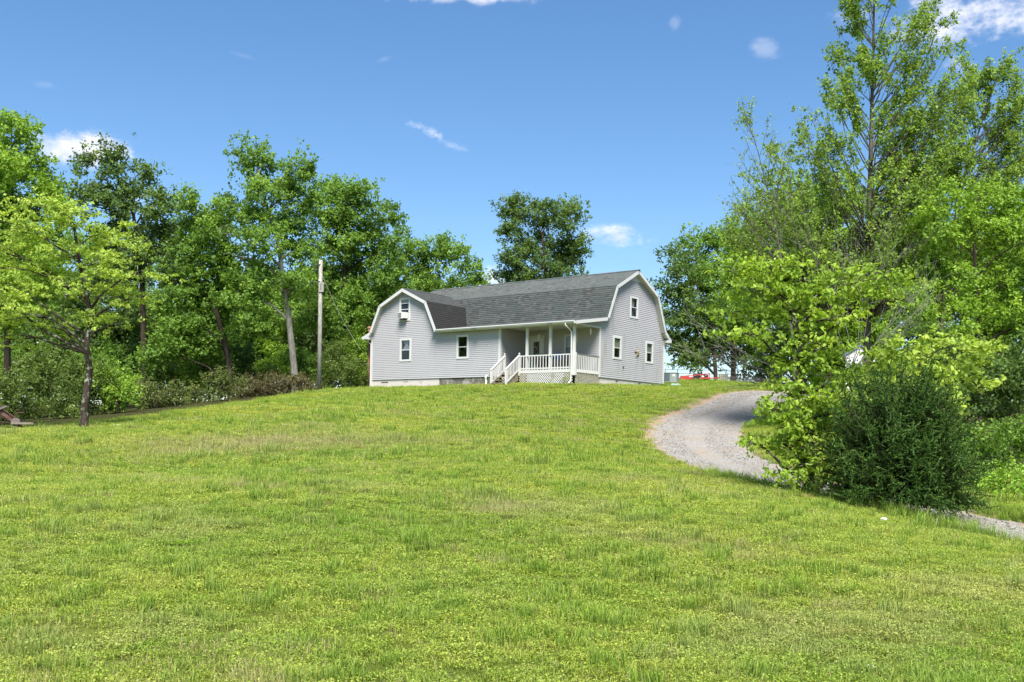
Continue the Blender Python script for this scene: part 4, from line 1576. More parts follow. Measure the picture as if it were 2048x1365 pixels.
def crown_leaves(rg, blobs, leaf, lai, twig_len, per_twig=12, up=0.55, out=0.7, flat=0.0, gap=0.15, detail=False, wr=0.66, droop=0.15, shell=0.42, rnd_bias=0.0, clump=2.7):
    """blobs: (centre(3), radii(3), density)"""
    C, D, N, LN, RN = [], [], [], [], []
    for c, r, dn in blobs:
        c = np.array(c)
        r = np.array(r)
        area = math.pi * r[0] * r[2]
        n = max(30, int(area * lai * dn / (leaf * leaf * wr * 0.5)))
        nt = max(4, n // per_twig)
        sub_r = leaf * clump
        nsub = max(6, int(area / (math.pi * sub_r ** 2) * 2.3))
        sv = unit(rg.normal(size=(nsub, 3)))
        rad = rg.random(nsub)[:, None] ** shell * (1 + 0.14 * rg.normal(size=(nsub, 1)))
        sc_ = c + sv * rad * r
        sid = rg.integers(0, nsub, nt)
        srad = sub_r * (0.6 + 0.7 * rg.random(nsub))[sid][:, None]
        a = sc_[sid] + rg.normal(size=(nt, 3)) * srad * np.array([0.66, 0.66, 0.44 * (1 - 0.6 * flat)])
        v = unit((a - c) / r)
        sub_rn = rg.random(nsub)[sid]
        nt = len(a)
        td = unit(v * 0.8 + np.array([0, 0, 0.35]) + rg.normal(size=(nt, 3)) * 0.5)
        if flat:
            td[:, 2] *= (1 - flat)
            td = unit(td)
        t = rg.random((nt, per_twig))
        pos = a[:, None, :] + td[:, None, :] * (t * twig_len)[:, :, None] + rg.normal(size=(nt, per_twig, 3)) * leaf * (0.55 if not flat else 0.42) * np.array([1, 1, 1 - 0.55 * flat])
        pos = pos.reshape(-1, 3)
        m = len(pos)
        base = np.repeat(td, per_twig, 0)
        vv = np.repeat(v, per_twig, 0)
        d = unit(base * 0.5 + rg.normal(size=(m, 3)) * 0.75 - np.array([0, 0, droop]))
        nn = unit(np.array([0, 0, up]) + vv * out + rg.normal(size=(m, 3)) * 0.55)
        C.append(pos)
        D.append(d)
        N.append(nn)
        LN.append(leaf * (0.65 + 0.7 * rg.random(m)))
        tw_r = np.repeat(0.35 * rg.random(nt) + 0.65 * sub_rn, per_twig)
        RN.append(np.clip(0.6 * tw_r + 0.4 * rg.random(m) + rnd_bias, 0, 1))
    C, D, N = np.concatenate(C), np.concatenate(D), np.concatenate(N)
    LN, RN = np.concatenate(LN), np.concatenate(RN)
    return leaf_mesh(C, D, N, LN, LN * wr, RN, detail)


def tree(name, label, base, d, trunk, tw, blobs, mat, bark='bark_dark', leaf=0.20, lai=2.7, dens=1.75, seed=1, cat='tree', group=None,
         twig=0.28, flat=0.0, gap=0.12, detail=False, per_twig=10, depth=0.95, shell=0.42, twigs=5, up=0.55, droop=0.25, limb=1.0, wr=0.66, clump=2.7, lmin=None):
    """base: photo x of the foot; trunk: [(x,y)] photo points upwards; blobs: (x,y,rx,ry[,depth offset, density]) in photo pixels at distance d"""
    rg = np.random.default_rng(seed)
    k = d / F_PX
    b = at(base, 800, d)
    root = empty(name, b)
    tag(root, label, cat, group)
    tp = [Vector((0, 0, -0.15))]
    for (x, y) in trunk:
        p = px(x, y, d) - b
        p.y += float(rg.normal()) * 0.12
        if p.z > tp[-1].z + 0.05:
            tp.append(p)
    if len(tp) == 1:
        tp.append(Vector((0, 0, 1.0)))
    r0 = tw * k / 2
    H = tp[-1].z
    tr_m = MB()
    pts = [tp[0]]
    for a_, b_ in zip(tp[:-1], tp[1:]):
        for s in (1 / 3, 2 / 3, 1):
            pts.append(a_.lerp(b_, s))
    rads = [r0 * (1.28 if i == 0 else 1.0) * (1 - 0.72 * max(0, p.z) / max(H, 0.1)) for i, p in enumerate(pts)]
    tr_m.tube(pts, rads, 9)
    tr_m.build('trunk', bark, root, smooth=True)
    br = MB()
    bl_w = []
    for q in blobs:
        x, y, rx, ry = q[:4]
        off = q[4] if len(q) > 4 else float(rg.uniform(-0.8, 0.8)) * rx * k
        dn = q[5] if len(q) > 5 else 1.0
        c = px(x, y, d + off) - b
        r = (rx * k, (rx * 0.6 + ry * 0.4) * k * depth, ry * k)
        bl_w.append(((c.x, c.y, c.z), r, dn * dens))
        # limb from the trunk to this clump
        cand = [i for i in range(len(pts)) if lmin is None or pts[i].z >= (px(base, lmin, d) - b).z] or [len(pts) - 1]
        best = min(cand, key=lambda i: (pts[i] - c).length + 1.3 * max(0, pts[i].z - c.z + 0.5 * (Vector((pts[i].x - c.x, pts[i].y - c.y, 0)).length)))
        s = pts[best]
        rs = max(0.012, min(rads[best] * 0.6, r0 * 0.42)) * limb
        mid1 = s.lerp(c, 0.35) + Vector((rg.normal() * 0.1, rg.normal() * 0.1, 0.12 * (c - s).length * (0.2 if flat else 1)))
        mid2 = s.lerp(c, 0.7) + Vector((rg.normal() * 0.12, rg.normal() * 0.12, 0.08 * (c - s).length))
        br.tube([s, mid1, mid2, c], [rs, rs * 0.72, rs * 0.5, rs * 0.3], 6, cap=False)
        for j in range(twigs):
            v = Vector(rg.normal(size=3))
            v.normalize()
            e = c + Vector((v.x * r[0], v.y * r[1], v.z * r[2] * 0.9 + 0.1 * r[2])) * float(rg.uniform(0.7, 1.1))
            m = mid2 if j % 2 else c
            mm = m.lerp(e, 0.5) + Vector((0, 0, 0.06 * (e - m).length))
            br.tube([m, mm, e], [rs * 0.30, rs * 0.20, rs * 0.07 + 0.003], 4, cap=False)
    if br.v:
        br.build('branches', bark, root, smooth=True)
    V, F, A = crown_leaves(rg, bl_w, leaf, lai, twig, per_twig, flat=flat, gap=gap, detail=detail, shell=shell, up=up, droop=droop, wr=wr, clump=clump)
    TOTAL[0] += len(F)
    np_mesh('crown', V, F, mat, root, attrs={'rnd': A})
    return root


# --- woods on the left, back to front
tree('woodland_tree', 'tall leafy tree at the far left edge with yellowish green crown', 15, 58, [(15, 600), (25, 330)], 16,
     [(22, 262, 40, 52), (62, 335, 46, 46), (10, 345, 55, 60), (78, 420, 52, 46), (20, 430, 70, 60), (30, 520, 85, 70), (-55, 380, 80, 110), (95, 500, 45, 45), (110, 390, 36, 40), (40, 300, 40, 40), (40, 610, 90, 60), (-50, 560, 70, 90)],
     'leaf_bright', seed=11, leaf=0.19, lai=2.4)
tree('woodland_tree', 'deep green tree with ragged twin top above the left dogwood', 285, 68, [(288, 700), (283, 560), (262, 400), (220, 330)], 15,
     [(165, 318, 26, 24), (222, 322, 34, 32), (272, 352, 36, 34), (185, 372, 40, 30), (165, 410, 28, 26, 0, 0.6), (245, 405, 48, 42), (312, 402, 38, 38), (250, 470, 58, 46), (330, 460, 50, 52), (300, 530, 66, 58), (220, 540, 52, 46), (352, 540, 44, 60)],
     'leaf_deep', seed=12, leaf=0.20, lai=2.5)
tree('woodland_tree', 'full mid green tree filling the gap between the twin-topped tree and the pale trunk', 463, 67, [(455, 720), (440, 640), (400, 520), (390, 440)], 13,
     [(372, 412, 36, 30), (412, 440, 42, 36), (380, 480, 52, 42), (430, 520, 48, 46), (372, 560, 62, 54), (430, 600, 58, 52), (350, 640, 60, 52), (400, 680, 64, 48), (330, 705, 46, 40)],
     'leaf_wood', seed=13)
tree('pale_trunk_tree', 'tallest left-hand tree with pale grey trunk standing left of the utility pole', 590, 66, [(588, 740), (584, 690), (577, 620), (566, 540), (557, 490), (535, 420), (515, 340)], 15,
     [(505, 318, 36, 34), (540, 338, 36, 30), (598, 342, 34, 28), (520, 378, 46, 34), (575, 382, 50, 36), (622, 380, 26, 34), (450, 420, 42, 34), (500, 430, 44, 34), (590, 440, 58, 40), (428, 462, 38, 32), (540, 490, 52, 36), (610, 500, 44, 40), (470, 512, 46, 34, 0, 0.8), (520, 560, 56, 36), (600, 570, 42, 34), (470, 590, 50, 38)],
     'leaf_wood', 'bark_grey', seed=14, lai=2.3, gap=0.2)
tree('woodland_tree', 'broad round-topped tree right of the utility pole beside the house', 690, 73, [(690, 690), (686, 600), (690, 520), (700, 430)], 14,
     [(668, 382, 38, 32), (716, 388, 42, 34), (752, 430, 42, 40), (690, 432, 52, 40), (645, 432, 32, 42), (738, 492, 58, 44), (672, 500, 52, 44), (785, 505, 34, 44), (720, 556, 66, 44), (640, 566, 46, 42), (770, 570, 48, 38), (690, 620, 60, 44), (640, 640, 42, 38), (752, 622, 46, 34)],
     'leaf_wood', seed=15)
tree('woodland_tree', 'smaller tree rising behind the left wing roof', 862, 80, [(864, 600), (860, 540)], 9,
     [(868, 488, 34, 28), (902, 500, 38, 30), (935, 535, 30, 30), (850, 530, 34, 40), (895, 560, 50, 30), (825, 505, 26, 40), (960, 562, 22, 20), (840, 585, 40, 24), (805, 560, 34, 40)],
     'leaf_wood', seed=16, lai=2.2)
tree('backyard_tree', 'rounded dark green tree standing behind the middle of the house', 1090, 86, [(1092, 640), (1090, 540), (1085, 470)], 13,
     [(1022, 428, 26, 28), (1046, 410, 28, 22), (1118, 414, 34, 22), (1142, 440, 28, 34), (1082, 442, 44, 36), (1018, 468, 26, 30), (1155, 482, 24, 30), (1085, 492, 50, 38), (1040, 505, 36, 34), (1132, 512, 40, 36), (1018, 540, 32, 26), (1090, 545, 56, 30), (1140, 556, 30, 22), (1050, 566, 46, 22)],
     'leaf_deep', seed=17, lai=2.5)
# second row: fills the view under the crowns
fill = [(60, 74, [(60, 640, 90, 70), (20, 720, 80, 60), (110, 700, 70, 60)], 'leaf_deep', 'low shady tree deep in the woods behind the left dogwood'),
        (215, 78, [(190, 620, 80, 70), (250, 650, 70, 60), (220, 715, 90, 50)], 'leaf_deep', 'dim understory tree right of the left dogwood trunk'),
        (350, 80, [(350, 690, 70, 55), (300, 650, 60, 60), (400, 740, 70, 36)], 'leaf_wood', 'understory tree below the deep green twin-topped tree'),
        (500, 82, [(480, 650, 70, 60), (540, 690, 66, 50), (500, 730, 76, 40), (560, 620, 60, 56)], 'leaf_wood', 'understory tree in the shade left of the pale trunk'),
        (655, 84, [(640, 690, 70, 60), (700, 720, 60, 46), (610, 650, 56, 50), (655, 620, 60, 60)], 'leaf_deep', 'understory tree in the shade behind the utility pole'),
        (745, 82, [(740, 660, 60, 60), (770, 610, 60, 60), (715, 715, 50, 50)], 'leaf_wood', 'leafy understory tree close behind the left house corner')]
for i, (bx_, d_, bl_, m_, lab) in enumerate(fill):
    tree('understory_tree', lab, bx_, d_, [(bx_, 730), (bx_ + 5, 640)], 9, bl_, m_, seed=40 + i, leaf=0.26, lai=2.2, group='understory trees in the left woods', twigs=3)
for i, (bx_, d_, y0, m_, lab) in enumerate([(-40, 100, 480, 'leaf_deep', 'distant tree top at the extreme left of the woods'), (140, 104, 500, 'leaf_wood', 'distant tree behind the upper left dogwood branches'), (300, 108, 560, 'leaf_deep', 'distant tree seen between the twin-topped tree and its neighbour'),
                                            (480, 106, 560, 'leaf_wood', 'distant tree seen left of the pale trunk'), (640, 110, 560, 'leaf_deep', 'distant tree seen through the gap above the utility pole'), (800, 108, 590, 'leaf_wood', 'distant tree low behind the left wing roof')]):
    rg_ = random.Random(i)
    bl_ = [(bx_ + rg_.uniform(-80, 80), y0 + rg_.uniform(0, 190), rg_.uniform(46, 76), rg_.uniform(36, 60)) for _ in range(9)]
    tree('distant_tree', lab, bx_, d_, [(bx_, 700), (bx_, y0 + 40)], 9, bl_, m_, seed=60 + i, leaf=0.34, lai=1.9, group='distant trees in the left woods', twigs=2)

# far-off wood closing the view under the crowns
def far_wood():
    rg = np.random.default_rng(5)
    bl = []
    for x in np.arange(-75, 80, 2.6):
        if -2 < x < 34:
            continue
        y = 122 + rg.uniform(-6, 6) + 0.002 * x * x * -8
        z0 = gz(x, y)
        for h in (1.0, 3.2, 5.6, 8.0):
            bl.append(((x + rg.uniform(-1, 1), y + rg.uniform(-2, 2), z0 + h), (2.4, 2.4, 1.9), 1.0))
    V, F, A = crown_leaves(rg, bl, 0.5, 2.4, 0.7, up=0.7)
    o = np_mesh('far_wood', V, F, 'leaf_deep', attrs={'rnd': A})
    tag(o, 'far-off dark wood behind the left and right trees', 'wood', kind='stuff')


far_wood()

# left dogwood in the lawn
tree('dogwood_tree', 'pale green dogwood standing alone in the lawn on the left', 168, 36, [(170, 800), (175, 740), (177, 690), (178, 640), (172, 580), (160, 520), (150, 450)], 17,
     [(60, 408, 70, 22), (140, 432, 80, 24), (30, 455, 70, 24), (200, 470, 74, 24), (100, 480, 80, 24), (250, 500, 54, 24), (20, 510, 80, 22), (160, 520, 80, 24), (275, 545, 46, 24), (80, 550, 80, 22), (215, 560, 70, 24), (10, 585, 70, 24), (130, 590, 72, 20), (255, 600, 54, 22), (50, 628, 66, 20), (195, 625, 56, 18), (235, 650, 36, 16), (110, 655, 54, 18), (20, 680, 52, 20), (-50, 600, 60, 60), (-60, 480, 60, 60)],
     'leaf_dogwood', 'bark_dogwood', seed=21, leaf=0.118, lai=1.2, flat=0.75, twig=0.35, gap=0.2, twigs=6, up=0.7, depth=1.5, limb=1.1, lmin=712, clump=3.2)

# rose and bramble thicket along the left edge of the lawn
under = []
for i in range(11):
    x_ = 10 + i * 68
    under.append((x_, 70 + (i % 3) * 3, [(x_ - 20, 735 - 8 * (i % 2), 40, 26), (x_ + 22, 748, 40, 24), (x_, 712, 36, 26)], ('leaf_wood', 'leaf_deep', 'leaf_bright')[i % 3]))
names_u = ['at the extreme left behind the hay rake', 'left of the left dogwood trunk', 'behind the left dogwood trunk', 'just right of the left dogwood trunk', 'under the twin-topped tree', 'right of the twin-topped tree', 'left of the dry bramble mound', 'behind the left end of the dry bramble mound', 'just left of the pale trunk', 'between the pale trunk and the utility pole', 'between the utility pole and the house']
for i, (bx_, d_, bl_, m_) in enumerate(under):
    tree('understory_shrub', 'low shrub in the woods ' + names_u[i], bx_, d_, [(bx_, 780), (bx_ + 2, 750)], 5, bl_, m_, seed=300 + i, leaf=0.22, lai=2.0, cat='shrub', group='shrubs under the left woods', twigs=4)
thick = [(25, 43, [(20, 790, 50, 34), (50, 818, 50, 26), (-20, 800, 50, 50)], 'leaf_rose', 'white-flowered rose bush beside the rusty hay rake'),
         (100, 46, [(95, 765, 46, 42), (120, 810, 48, 28), (70, 740, 36, 30)], 'leaf_rose', 'white-flowered rose bush left of the dogwood trunk'),
         (165, 50, [(150, 770, 44, 46), (185, 760, 40, 44), (190, 805, 46, 26)], 'leaf_rose', 'white-flowered rose bush directly behind the dogwood trunk'),
         (238, 50, [(230, 800, 34, 26), (252, 785, 30, 30), (225, 760, 34, 34)], 'leaf_bright', 'bright green sapling bush right of the dogwood trunk'),
         (315, 54, [(310, 800, 46, 22), (345, 790, 40, 24), (280, 780, 30, 34)], 'leaf_bramble', 'sparse bramble clump right of the bright green bush'),
         (425, 58, [(420, 785, 46, 22), (455, 770, 36, 22), (390, 790, 30, 18)], 'leaf_bramble', 'bramble clump with pale blossoms left of the dry bramble mound'),
         (555, 61.5, [(530, 775, 46, 22), (575, 768, 46, 20), (610, 772, 26, 16)], 'leaf_dry', 'brownish dry bramble mound at the foot of the pale trunk'),
         (500, 62, [(490, 782, 44, 18), (515, 770, 30, 20)], 'leaf_dry', 'low brown bramble left of the pale trunk mound'),
         (660, 67.5, [(650, 765, 30, 18), (690, 735, 40, 30), (710, 760, 26, 20), (670, 700, 30, 24)], 'leaf_rose', 'leafy rose bush between the utility pole and the house'),
         (720, 71, [(715, 720, 26, 36), (700, 690, 30, 26)], 'leaf_bright', 'green bush close against the left house corner')]
for i, (bx_, d_, bl_, m_, lab) in enumerate(thick):
    tree('thicket_bush', lab, bx_, d_, [(bx_, 800), (bx_ + 3, 770)], 5, bl_, m_, 'bark_dark', seed=80 + i, leaf=0.12, lai=1.9, cat='bush', group='bushes along the left wood edge', twigs=12, gap=0.2, twig=0.35, limb=0.7)

# --- right side, back to front
tree('shade_tree', 'dense shade tree with dark trunk behind the pallet and picket fence', 1466, 93, [(1466, 720), (1460, 640), (1440, 560)], 11,
     [(1420, 490, 52, 36), (1480, 480, 50, 40), (1380, 530, 46, 34), (1440, 550, 60, 44), (1510, 550, 50, 44), (1400, 600, 56, 42), (1470, 620, 60, 44), (1530, 620, 46, 40), (1430, 670, 56, 34), (1500, 680, 52, 34), (1380, 690, 40, 30), (1460, 710, 46, 22)],
     'leaf_wood', seed=22, leaf=0.24)
tree('shade_tree', 'shade tree peeping out right behind the end gable of the house', 1431, 90, [(1431, 740), (1425, 660), (1390, 560)], 9,
     [(1355, 520, 34, 28), (1345, 570, 34, 34), (1380, 600, 40, 40), (1350, 640, 36, 36), (1390, 660, 44, 34), (1345, 700, 24, 36), (1375, 720, 36, 26), (1410, 705, 36, 26)],
     'leaf_deep', seed=23, leaf=0.24, lai=2.2)
def feather_tree(name, label, base, d, trunk, tw, env, nbr, leaf, seed, mat='leaf_poplar', lowest=600, per=150):
    """open upright crown: ascending branches with small leaves strung along their twigs; env: (photo y, left x, right x, share)"""
    rg = np.random.default_rng(seed)
    k = d / F_PX
    b = at(base, 800, d)
    root = empty(name, b)
    tag(root, label, 'tree')
    tp = [Vector((0, 0, -0.15))] + [px(x, y, d) - b for x, y in trunk]
    H = tp[-1].z
    r0 = tw * k / 2
    pts = [tp[0]]
    for a_, b_ in zip(tp[:-1], tp[1:]):
        for t in (1 / 3, 2 / 3, 1):
            pts.append(a_.lerp(b_, t))
    rads = [r0 * (1.2 if i == 0 else 1) * (1 - 0.86 * max(0, q.z) / H) for i, q in enumerate(pts)]
    MB().tube(pts, rads, 9).build('trunk', 'bark_poplar', root, smooth=True)
    pz = np.array([q.z for q in pts])
    pv = np.array([tuple(q) for q in pts])

    def on_trunk(z):
        return np.array([np.interp(z, pz, pv[:, c]) for c in range(3)])
    ys = np.array([e[0] for e in env], float)
    wts = np.array([e[3] * max(20, e[2] - e[1]) for e in env], float)
    br = MB()
    C, D, RN = [], [], []
    low = (px(base, lowest, d) - b).z
    for n in range(nbr):
        i = rg.choice(len(env), p=wts / wts.sum())
        y = ys[i] + rg.uniform(-0.5, 0.5) * abs(ys[min(i + 1, len(ys) - 1)] - ys[max(i - 1, 0)]) * 0.6
        xl, xr = np.interp(y, ys, [e[1] for e in env]), np.interp(y, ys, [e[2] for e in env])
        fq = rg.uniform(-1, 1)
        fq = math.copysign(abs(fq) ** 0.62, fq)
        x = (xl + xr) / 2 + fq * (xr - xl) / 2
        half = (xr - xl) / 2 * k
        e = np.array(px(x, y, d) - b)
        fx = (x - (xl + xr) / 2) / max(1, (xr - xl) / 2)
        e[1] += rg.uniform(-1, 1) * half * math.sqrt(max(0.05, 1 - fx * fx))
        axis_p = on_trunk(e[2])
        hd = np.linalg.norm((e - axis_p)[:2])
        s0 = on_trunk(max(low, e[2] - hd * rg.uniform(1.0, 1.7) - 0.5))
        ln = np.linalg.norm(e - s0)
        mid = s0 + (e - s0) * 0.5 + np.array((0, 0, -0.10 * ln)) + rg.normal(size=3) * 0.06 * ln
        rb = max(0.008, min(0.04, 0.0075 * ln))
        tt = np.array((0, .25, .5, .75, 1.0))
        cur = (1 - tt)[:, None] ** 2 * s0 + 2 * (tt * (1 - tt))[:, None] * mid + (tt ** 2)[:, None] * e
        br.tube(cur, [rb, rb * .8, rb * .55, rb * .35, 0.004], 5, cap=False)
        tang = unit((e - mid)[None])[0]
        for q in range(9):
            t = rg.uniform(0.45, 1.0)
            a = (1 - t) ** 2 * s0 + 2 * t * (1 - t) * mid + t * t * e
            dv = unit((tang * 0.7 + rg.normal(size=3) * 0.55 + np.array((0, 0, 0.25)))[None])[0]
            tl_ = rg.uniform(0.35, 1.0) * min(1.0, ln / 3)
            z = a + dv * tl_
            br.tube([a, z], [rb * 0.3, 0.003], 3, cap=False)
            m = int(per / 9 * rg.uniform(0.4, 1.5))
            u = rg.random(m) ** 0.7
            pos = a + (z - a) * u[:, None] + rg.normal(size=(m, 3)) * 0.085
            C.append(pos)
            D.append(rg.normal(size=(m, 3)) * 0.7 + dv * 0.4 - np.array((0, 0, 0.4)))
            RN.append(np.clip(0.5 * rg.random() + 0.5 * rg.random(m), 0, 1))
    br.build('branches', 'bark_poplar', root, smooth=True)
    C, D, RN = np.concatenate(C), np.concatenate(D), np.concatenate(RN)
    ln = leaf * (0.6 + 0.8 * rg.random(len(C)))
    N = unit(np.array((0, -0.3, 0.55)) + rg.normal(size=C.shape) * 0.6)
    V, F, A = leaf_mesh(C, D, N, ln, ln * 0.62, RN)
    TOTAL[0] += len(F)
    np_mesh('crown', V, F, mat, root, attrs={'rnd': A})


feather_tree('poplar_tree', 'tallest slender tree on the right with thin open crown reaching the top edge', 1738, 43,
             [(1735, 760), (1735, 600), (1738, 450), (1742, 300), (1745, 150), (1750, -60)], 18,
             [(-60, 1690, 1860, .45), (0, 1690, 1890, .5), (80, 1680, 1915, .55), (160, 1640, 1925, .65), (240, 1590, 1925, .8), (320, 1530, 1915, 1.0), (400, 1460, 1890, 1.2), (480, 1440, 1870, 1.2), (560, 1460, 1850, .9)],
             340, 0.13, 24, lowest=640, per=250)
feather_tree('poplar_tree', 'second tall open tree leaning right at the right edge', 1880, 46,
             [(1885, 640), (1900, 480), (1930, 350), (1965, 240), (2000, 130)], 12,
             [(140, 1930, 2060, .6), (200, 1890, 2080, .8), (270, 1860, 2100, 1), (340, 1850, 2090, 1), (420, 1840, 2090, 1), (500, 1840, 2080, .8)],
             170, 0.13, 25, lowest=620, per=230)
feather_tree('wispy_sapling', 'wispy thin tree with sparse leaves left of the tallest right tree', 1590, 40,
             [(1588, 700), (1570, 560), (1545, 420), (1515, 300), (1490, 225)], 7,
             [(210, 1470, 1520, .8), (260, 1465, 1550, .8), (320, 1470, 1580, 1), (400, 1450, 1600, 1.2)], 40, 0.11, 26, lowest=560, per=34)
tree('woodland_tree', 'yellowish green tree mass behind the right dogwood and tallest tree', 1590, 73, [(1600, 700), (1610, 560), (1600, 470)], 12,
     [(1620, 395, 56, 34), (1690, 410, 50, 34), (1600, 430, 66, 40), (1530, 450, 60, 42), (1670, 450, 66, 42), (1480, 490, 48, 36), (1570, 510, 70, 46), (1660, 530, 70, 48), (1500, 560, 56, 44), (1580, 600, 70, 50), (1680, 620, 64, 50), (1760, 560, 56, 60), (1770, 480, 50, 50), (1640, 680, 66, 40), (1730, 690, 60, 40)],
     'leaf_bright', seed=26, leaf=0.20, lai=2.2)
tree('woodland_tree', 'broad bright green tree filling the right edge below the leaning tree', 1960, 40, [(1960, 760), (1955, 600), (1950, 470)], 15,
     [(1910, 410, 52, 34), (1970, 400, 54, 34), (2030, 400, 46, 40), (1870, 460, 52, 40), (1940, 470, 60, 42), (2010, 480, 54, 46), (1860, 530, 56, 46), (1930, 560, 64, 50), (2020, 570, 60, 54), (1840, 610, 56, 50), (1910, 640, 60, 50), (1990, 660, 60, 54), (2060, 640, 46, 70), (2070, 480, 46, 70)],
     'leaf_bright', seed=27, leaf=0.13, lai=2.1, gap=0.16)
tree('woodland_tree', 'dark leafy tree behind the cedar bush on the right', 1880, 36, [(1880, 820), (1875, 720)], 12,
     [(1850, 700, 60, 44), (1920, 720, 62, 50), (1980, 760, 56, 54), (1870, 790, 62, 54), (1940, 820, 62, 54), (2020, 810, 56, 60), (2060, 740, 50, 60), (1800, 760, 50, 50)],
     'leaf_deep', seed=28, leaf=0.13, lai=2.1)
tree('thicket_bush', 'dense green bank of bushes at the lower right edge', 1990, 29, [(1990, 920), (1992, 890)], 5,
     [(1950, 880, 50, 34), (2010, 890, 50, 36), (2060, 880, 44, 44), (1985, 925, 50, 24), (2040, 930, 40, 24)], 'leaf_wood', seed=29, leaf=0.10, lai=2.0, cat='bush', twigs=8, group='bushes on the right')
tree('thicket_bush', 'pale yellow green weedy bush at the far lower right', 2010, 25, [(2010, 985), (2012, 970)], 4,
     [(1970, 975, 40, 20), (2020, 965, 40, 26), (2060, 985, 40, 26), (1960, 1000, 40, 16)], 'leaf_weed', seed=30, leaf=0.08, lai=1.9, cat='bush', twigs=8, group='bushes on the right')
for i, (bx_, d_, y0, m_, lab) in enumerate([(1560, 100, 520, 'leaf_deep', 'distant tree behind the right dogwood'), (1700, 95, 480, 'leaf_wood', 'distant tree behind the tallest right tree'), (1850, 80, 480, 'leaf_deep', 'distant tree behind the white shed'), (2000, 75, 460, 'leaf_wood', 'distant tree at the right edge of the woods')]):
    rg_ = random.Random(i + 50)
    bl_ = [(bx_ + rg_.uniform(-90, 90), y0 + rg_.uniform(0, 220), rg_.uniform(50, 80), rg_.uniform(40, 60)) for _ in range(9)]
    tree('distant_tree', lab, bx_, d_, [(bx_, 700), (bx_, y0 + 40)], 9, bl_, m_, seed=160 + i, leaf=0.32, lai=1.9, group='distant trees on the right', twigs=2)

tree('thicket_bush', 'leafy green bush growing in front of the white shed', 1725, 44, [(1725, 800), (1727, 770)], 6,
     [(1700, 765, 50, 32), (1760, 750, 54, 34), (1650, 775, 50, 30), (1720, 800, 60, 24), (1800, 780, 50, 40)], 'leaf_bright', seed=34, leaf=0.13, lai=2.0, cat='bush', twigs=8, group='bushes on the right')
# right dogwood by the drive
tree('dogwood_tree', 'broad-leaved pale green dogwood leaning over the driveway on the right', 1622, 21.3, [(1618, 900), (1612, 820), (1604, 740), (1595, 680), (1580, 600), (1570, 550)], 24,
     [(1470, 540, 40, 14), (1540, 545, 44, 14), (1610, 560, 60, 16), (1690, 556, 52, 13), (1755, 556, 42, 11), (1500, 580, 50, 14), (1570, 590, 56, 16), (1640, 600, 60, 16), (1460, 625, 44, 13), (1530, 628, 56, 15), (1610, 640, 60, 16), (1690, 640, 44, 14), (1490, 668, 44, 12), (1560, 680, 54, 16), (1640, 690, 56, 16), (1600, 735, 56, 18), (1575, 770, 36, 13), (1545, 820, 30, 12), (1575, 830, 50, 18), (1640, 800, 44, 20), (1495, 884, 24, 9), (1565, 888, 44, 15), (1610, 880, 50, 20), (1580, 925, 40, 14), (1620, 930, 44, 18), (1640, 860, 40, 18), (1660, 750, 40, 16), (1535, 510, 24, 14), (1590, 800, 46, 16), (1650, 905, 40, 18), (1590, 955, 44, 14), (1585, 860, 44, 16), (1660, 830, 40, 18), (1580, 720, 50, 16), (1650, 960, 36, 14), (1770, 600, 40, 13), (1720, 600, 46, 14), (1600, 530, 40, 12)],
     'leaf_dogwood_near', 'bark_dogwood', seed=31, leaf=0.098, lai=2.0, flat=0.7, twig=0.28, gap=0.1, detail=True, per_twig=9, twigs=6, up=0.5, depth=1.05, droop=0.55, wr=0.58, limb=0.8, clump=2.4)
tree('dogwood_tree', 'smaller dogwood with flat pale sprays behind the cedar bush', 1830, 22.6, [(1828, 860), (1830, 760), (1840, 720)], 9,
     [(1900, 690, 56, 12), (1965, 698, 40, 11), (1850, 712, 56, 14), (1925, 730, 50, 14), (1780, 735, 54, 16), (1860, 752, 54, 15), (1935, 772, 46, 13), (1795, 695, 40, 14), (1730, 765, 50, 18), (1820, 785, 56, 16), (1890, 800, 50, 14), (1750, 810, 40, 16)],
     'leaf_dogwood', 'bark_dogwood', seed=32, leaf=0.11, lai=2.8, flat=0.7, twig=0.3, gap=0.12, detail=True, per_twig=9, twigs=5, up=0.6, depth=1.3, droop=0.4)


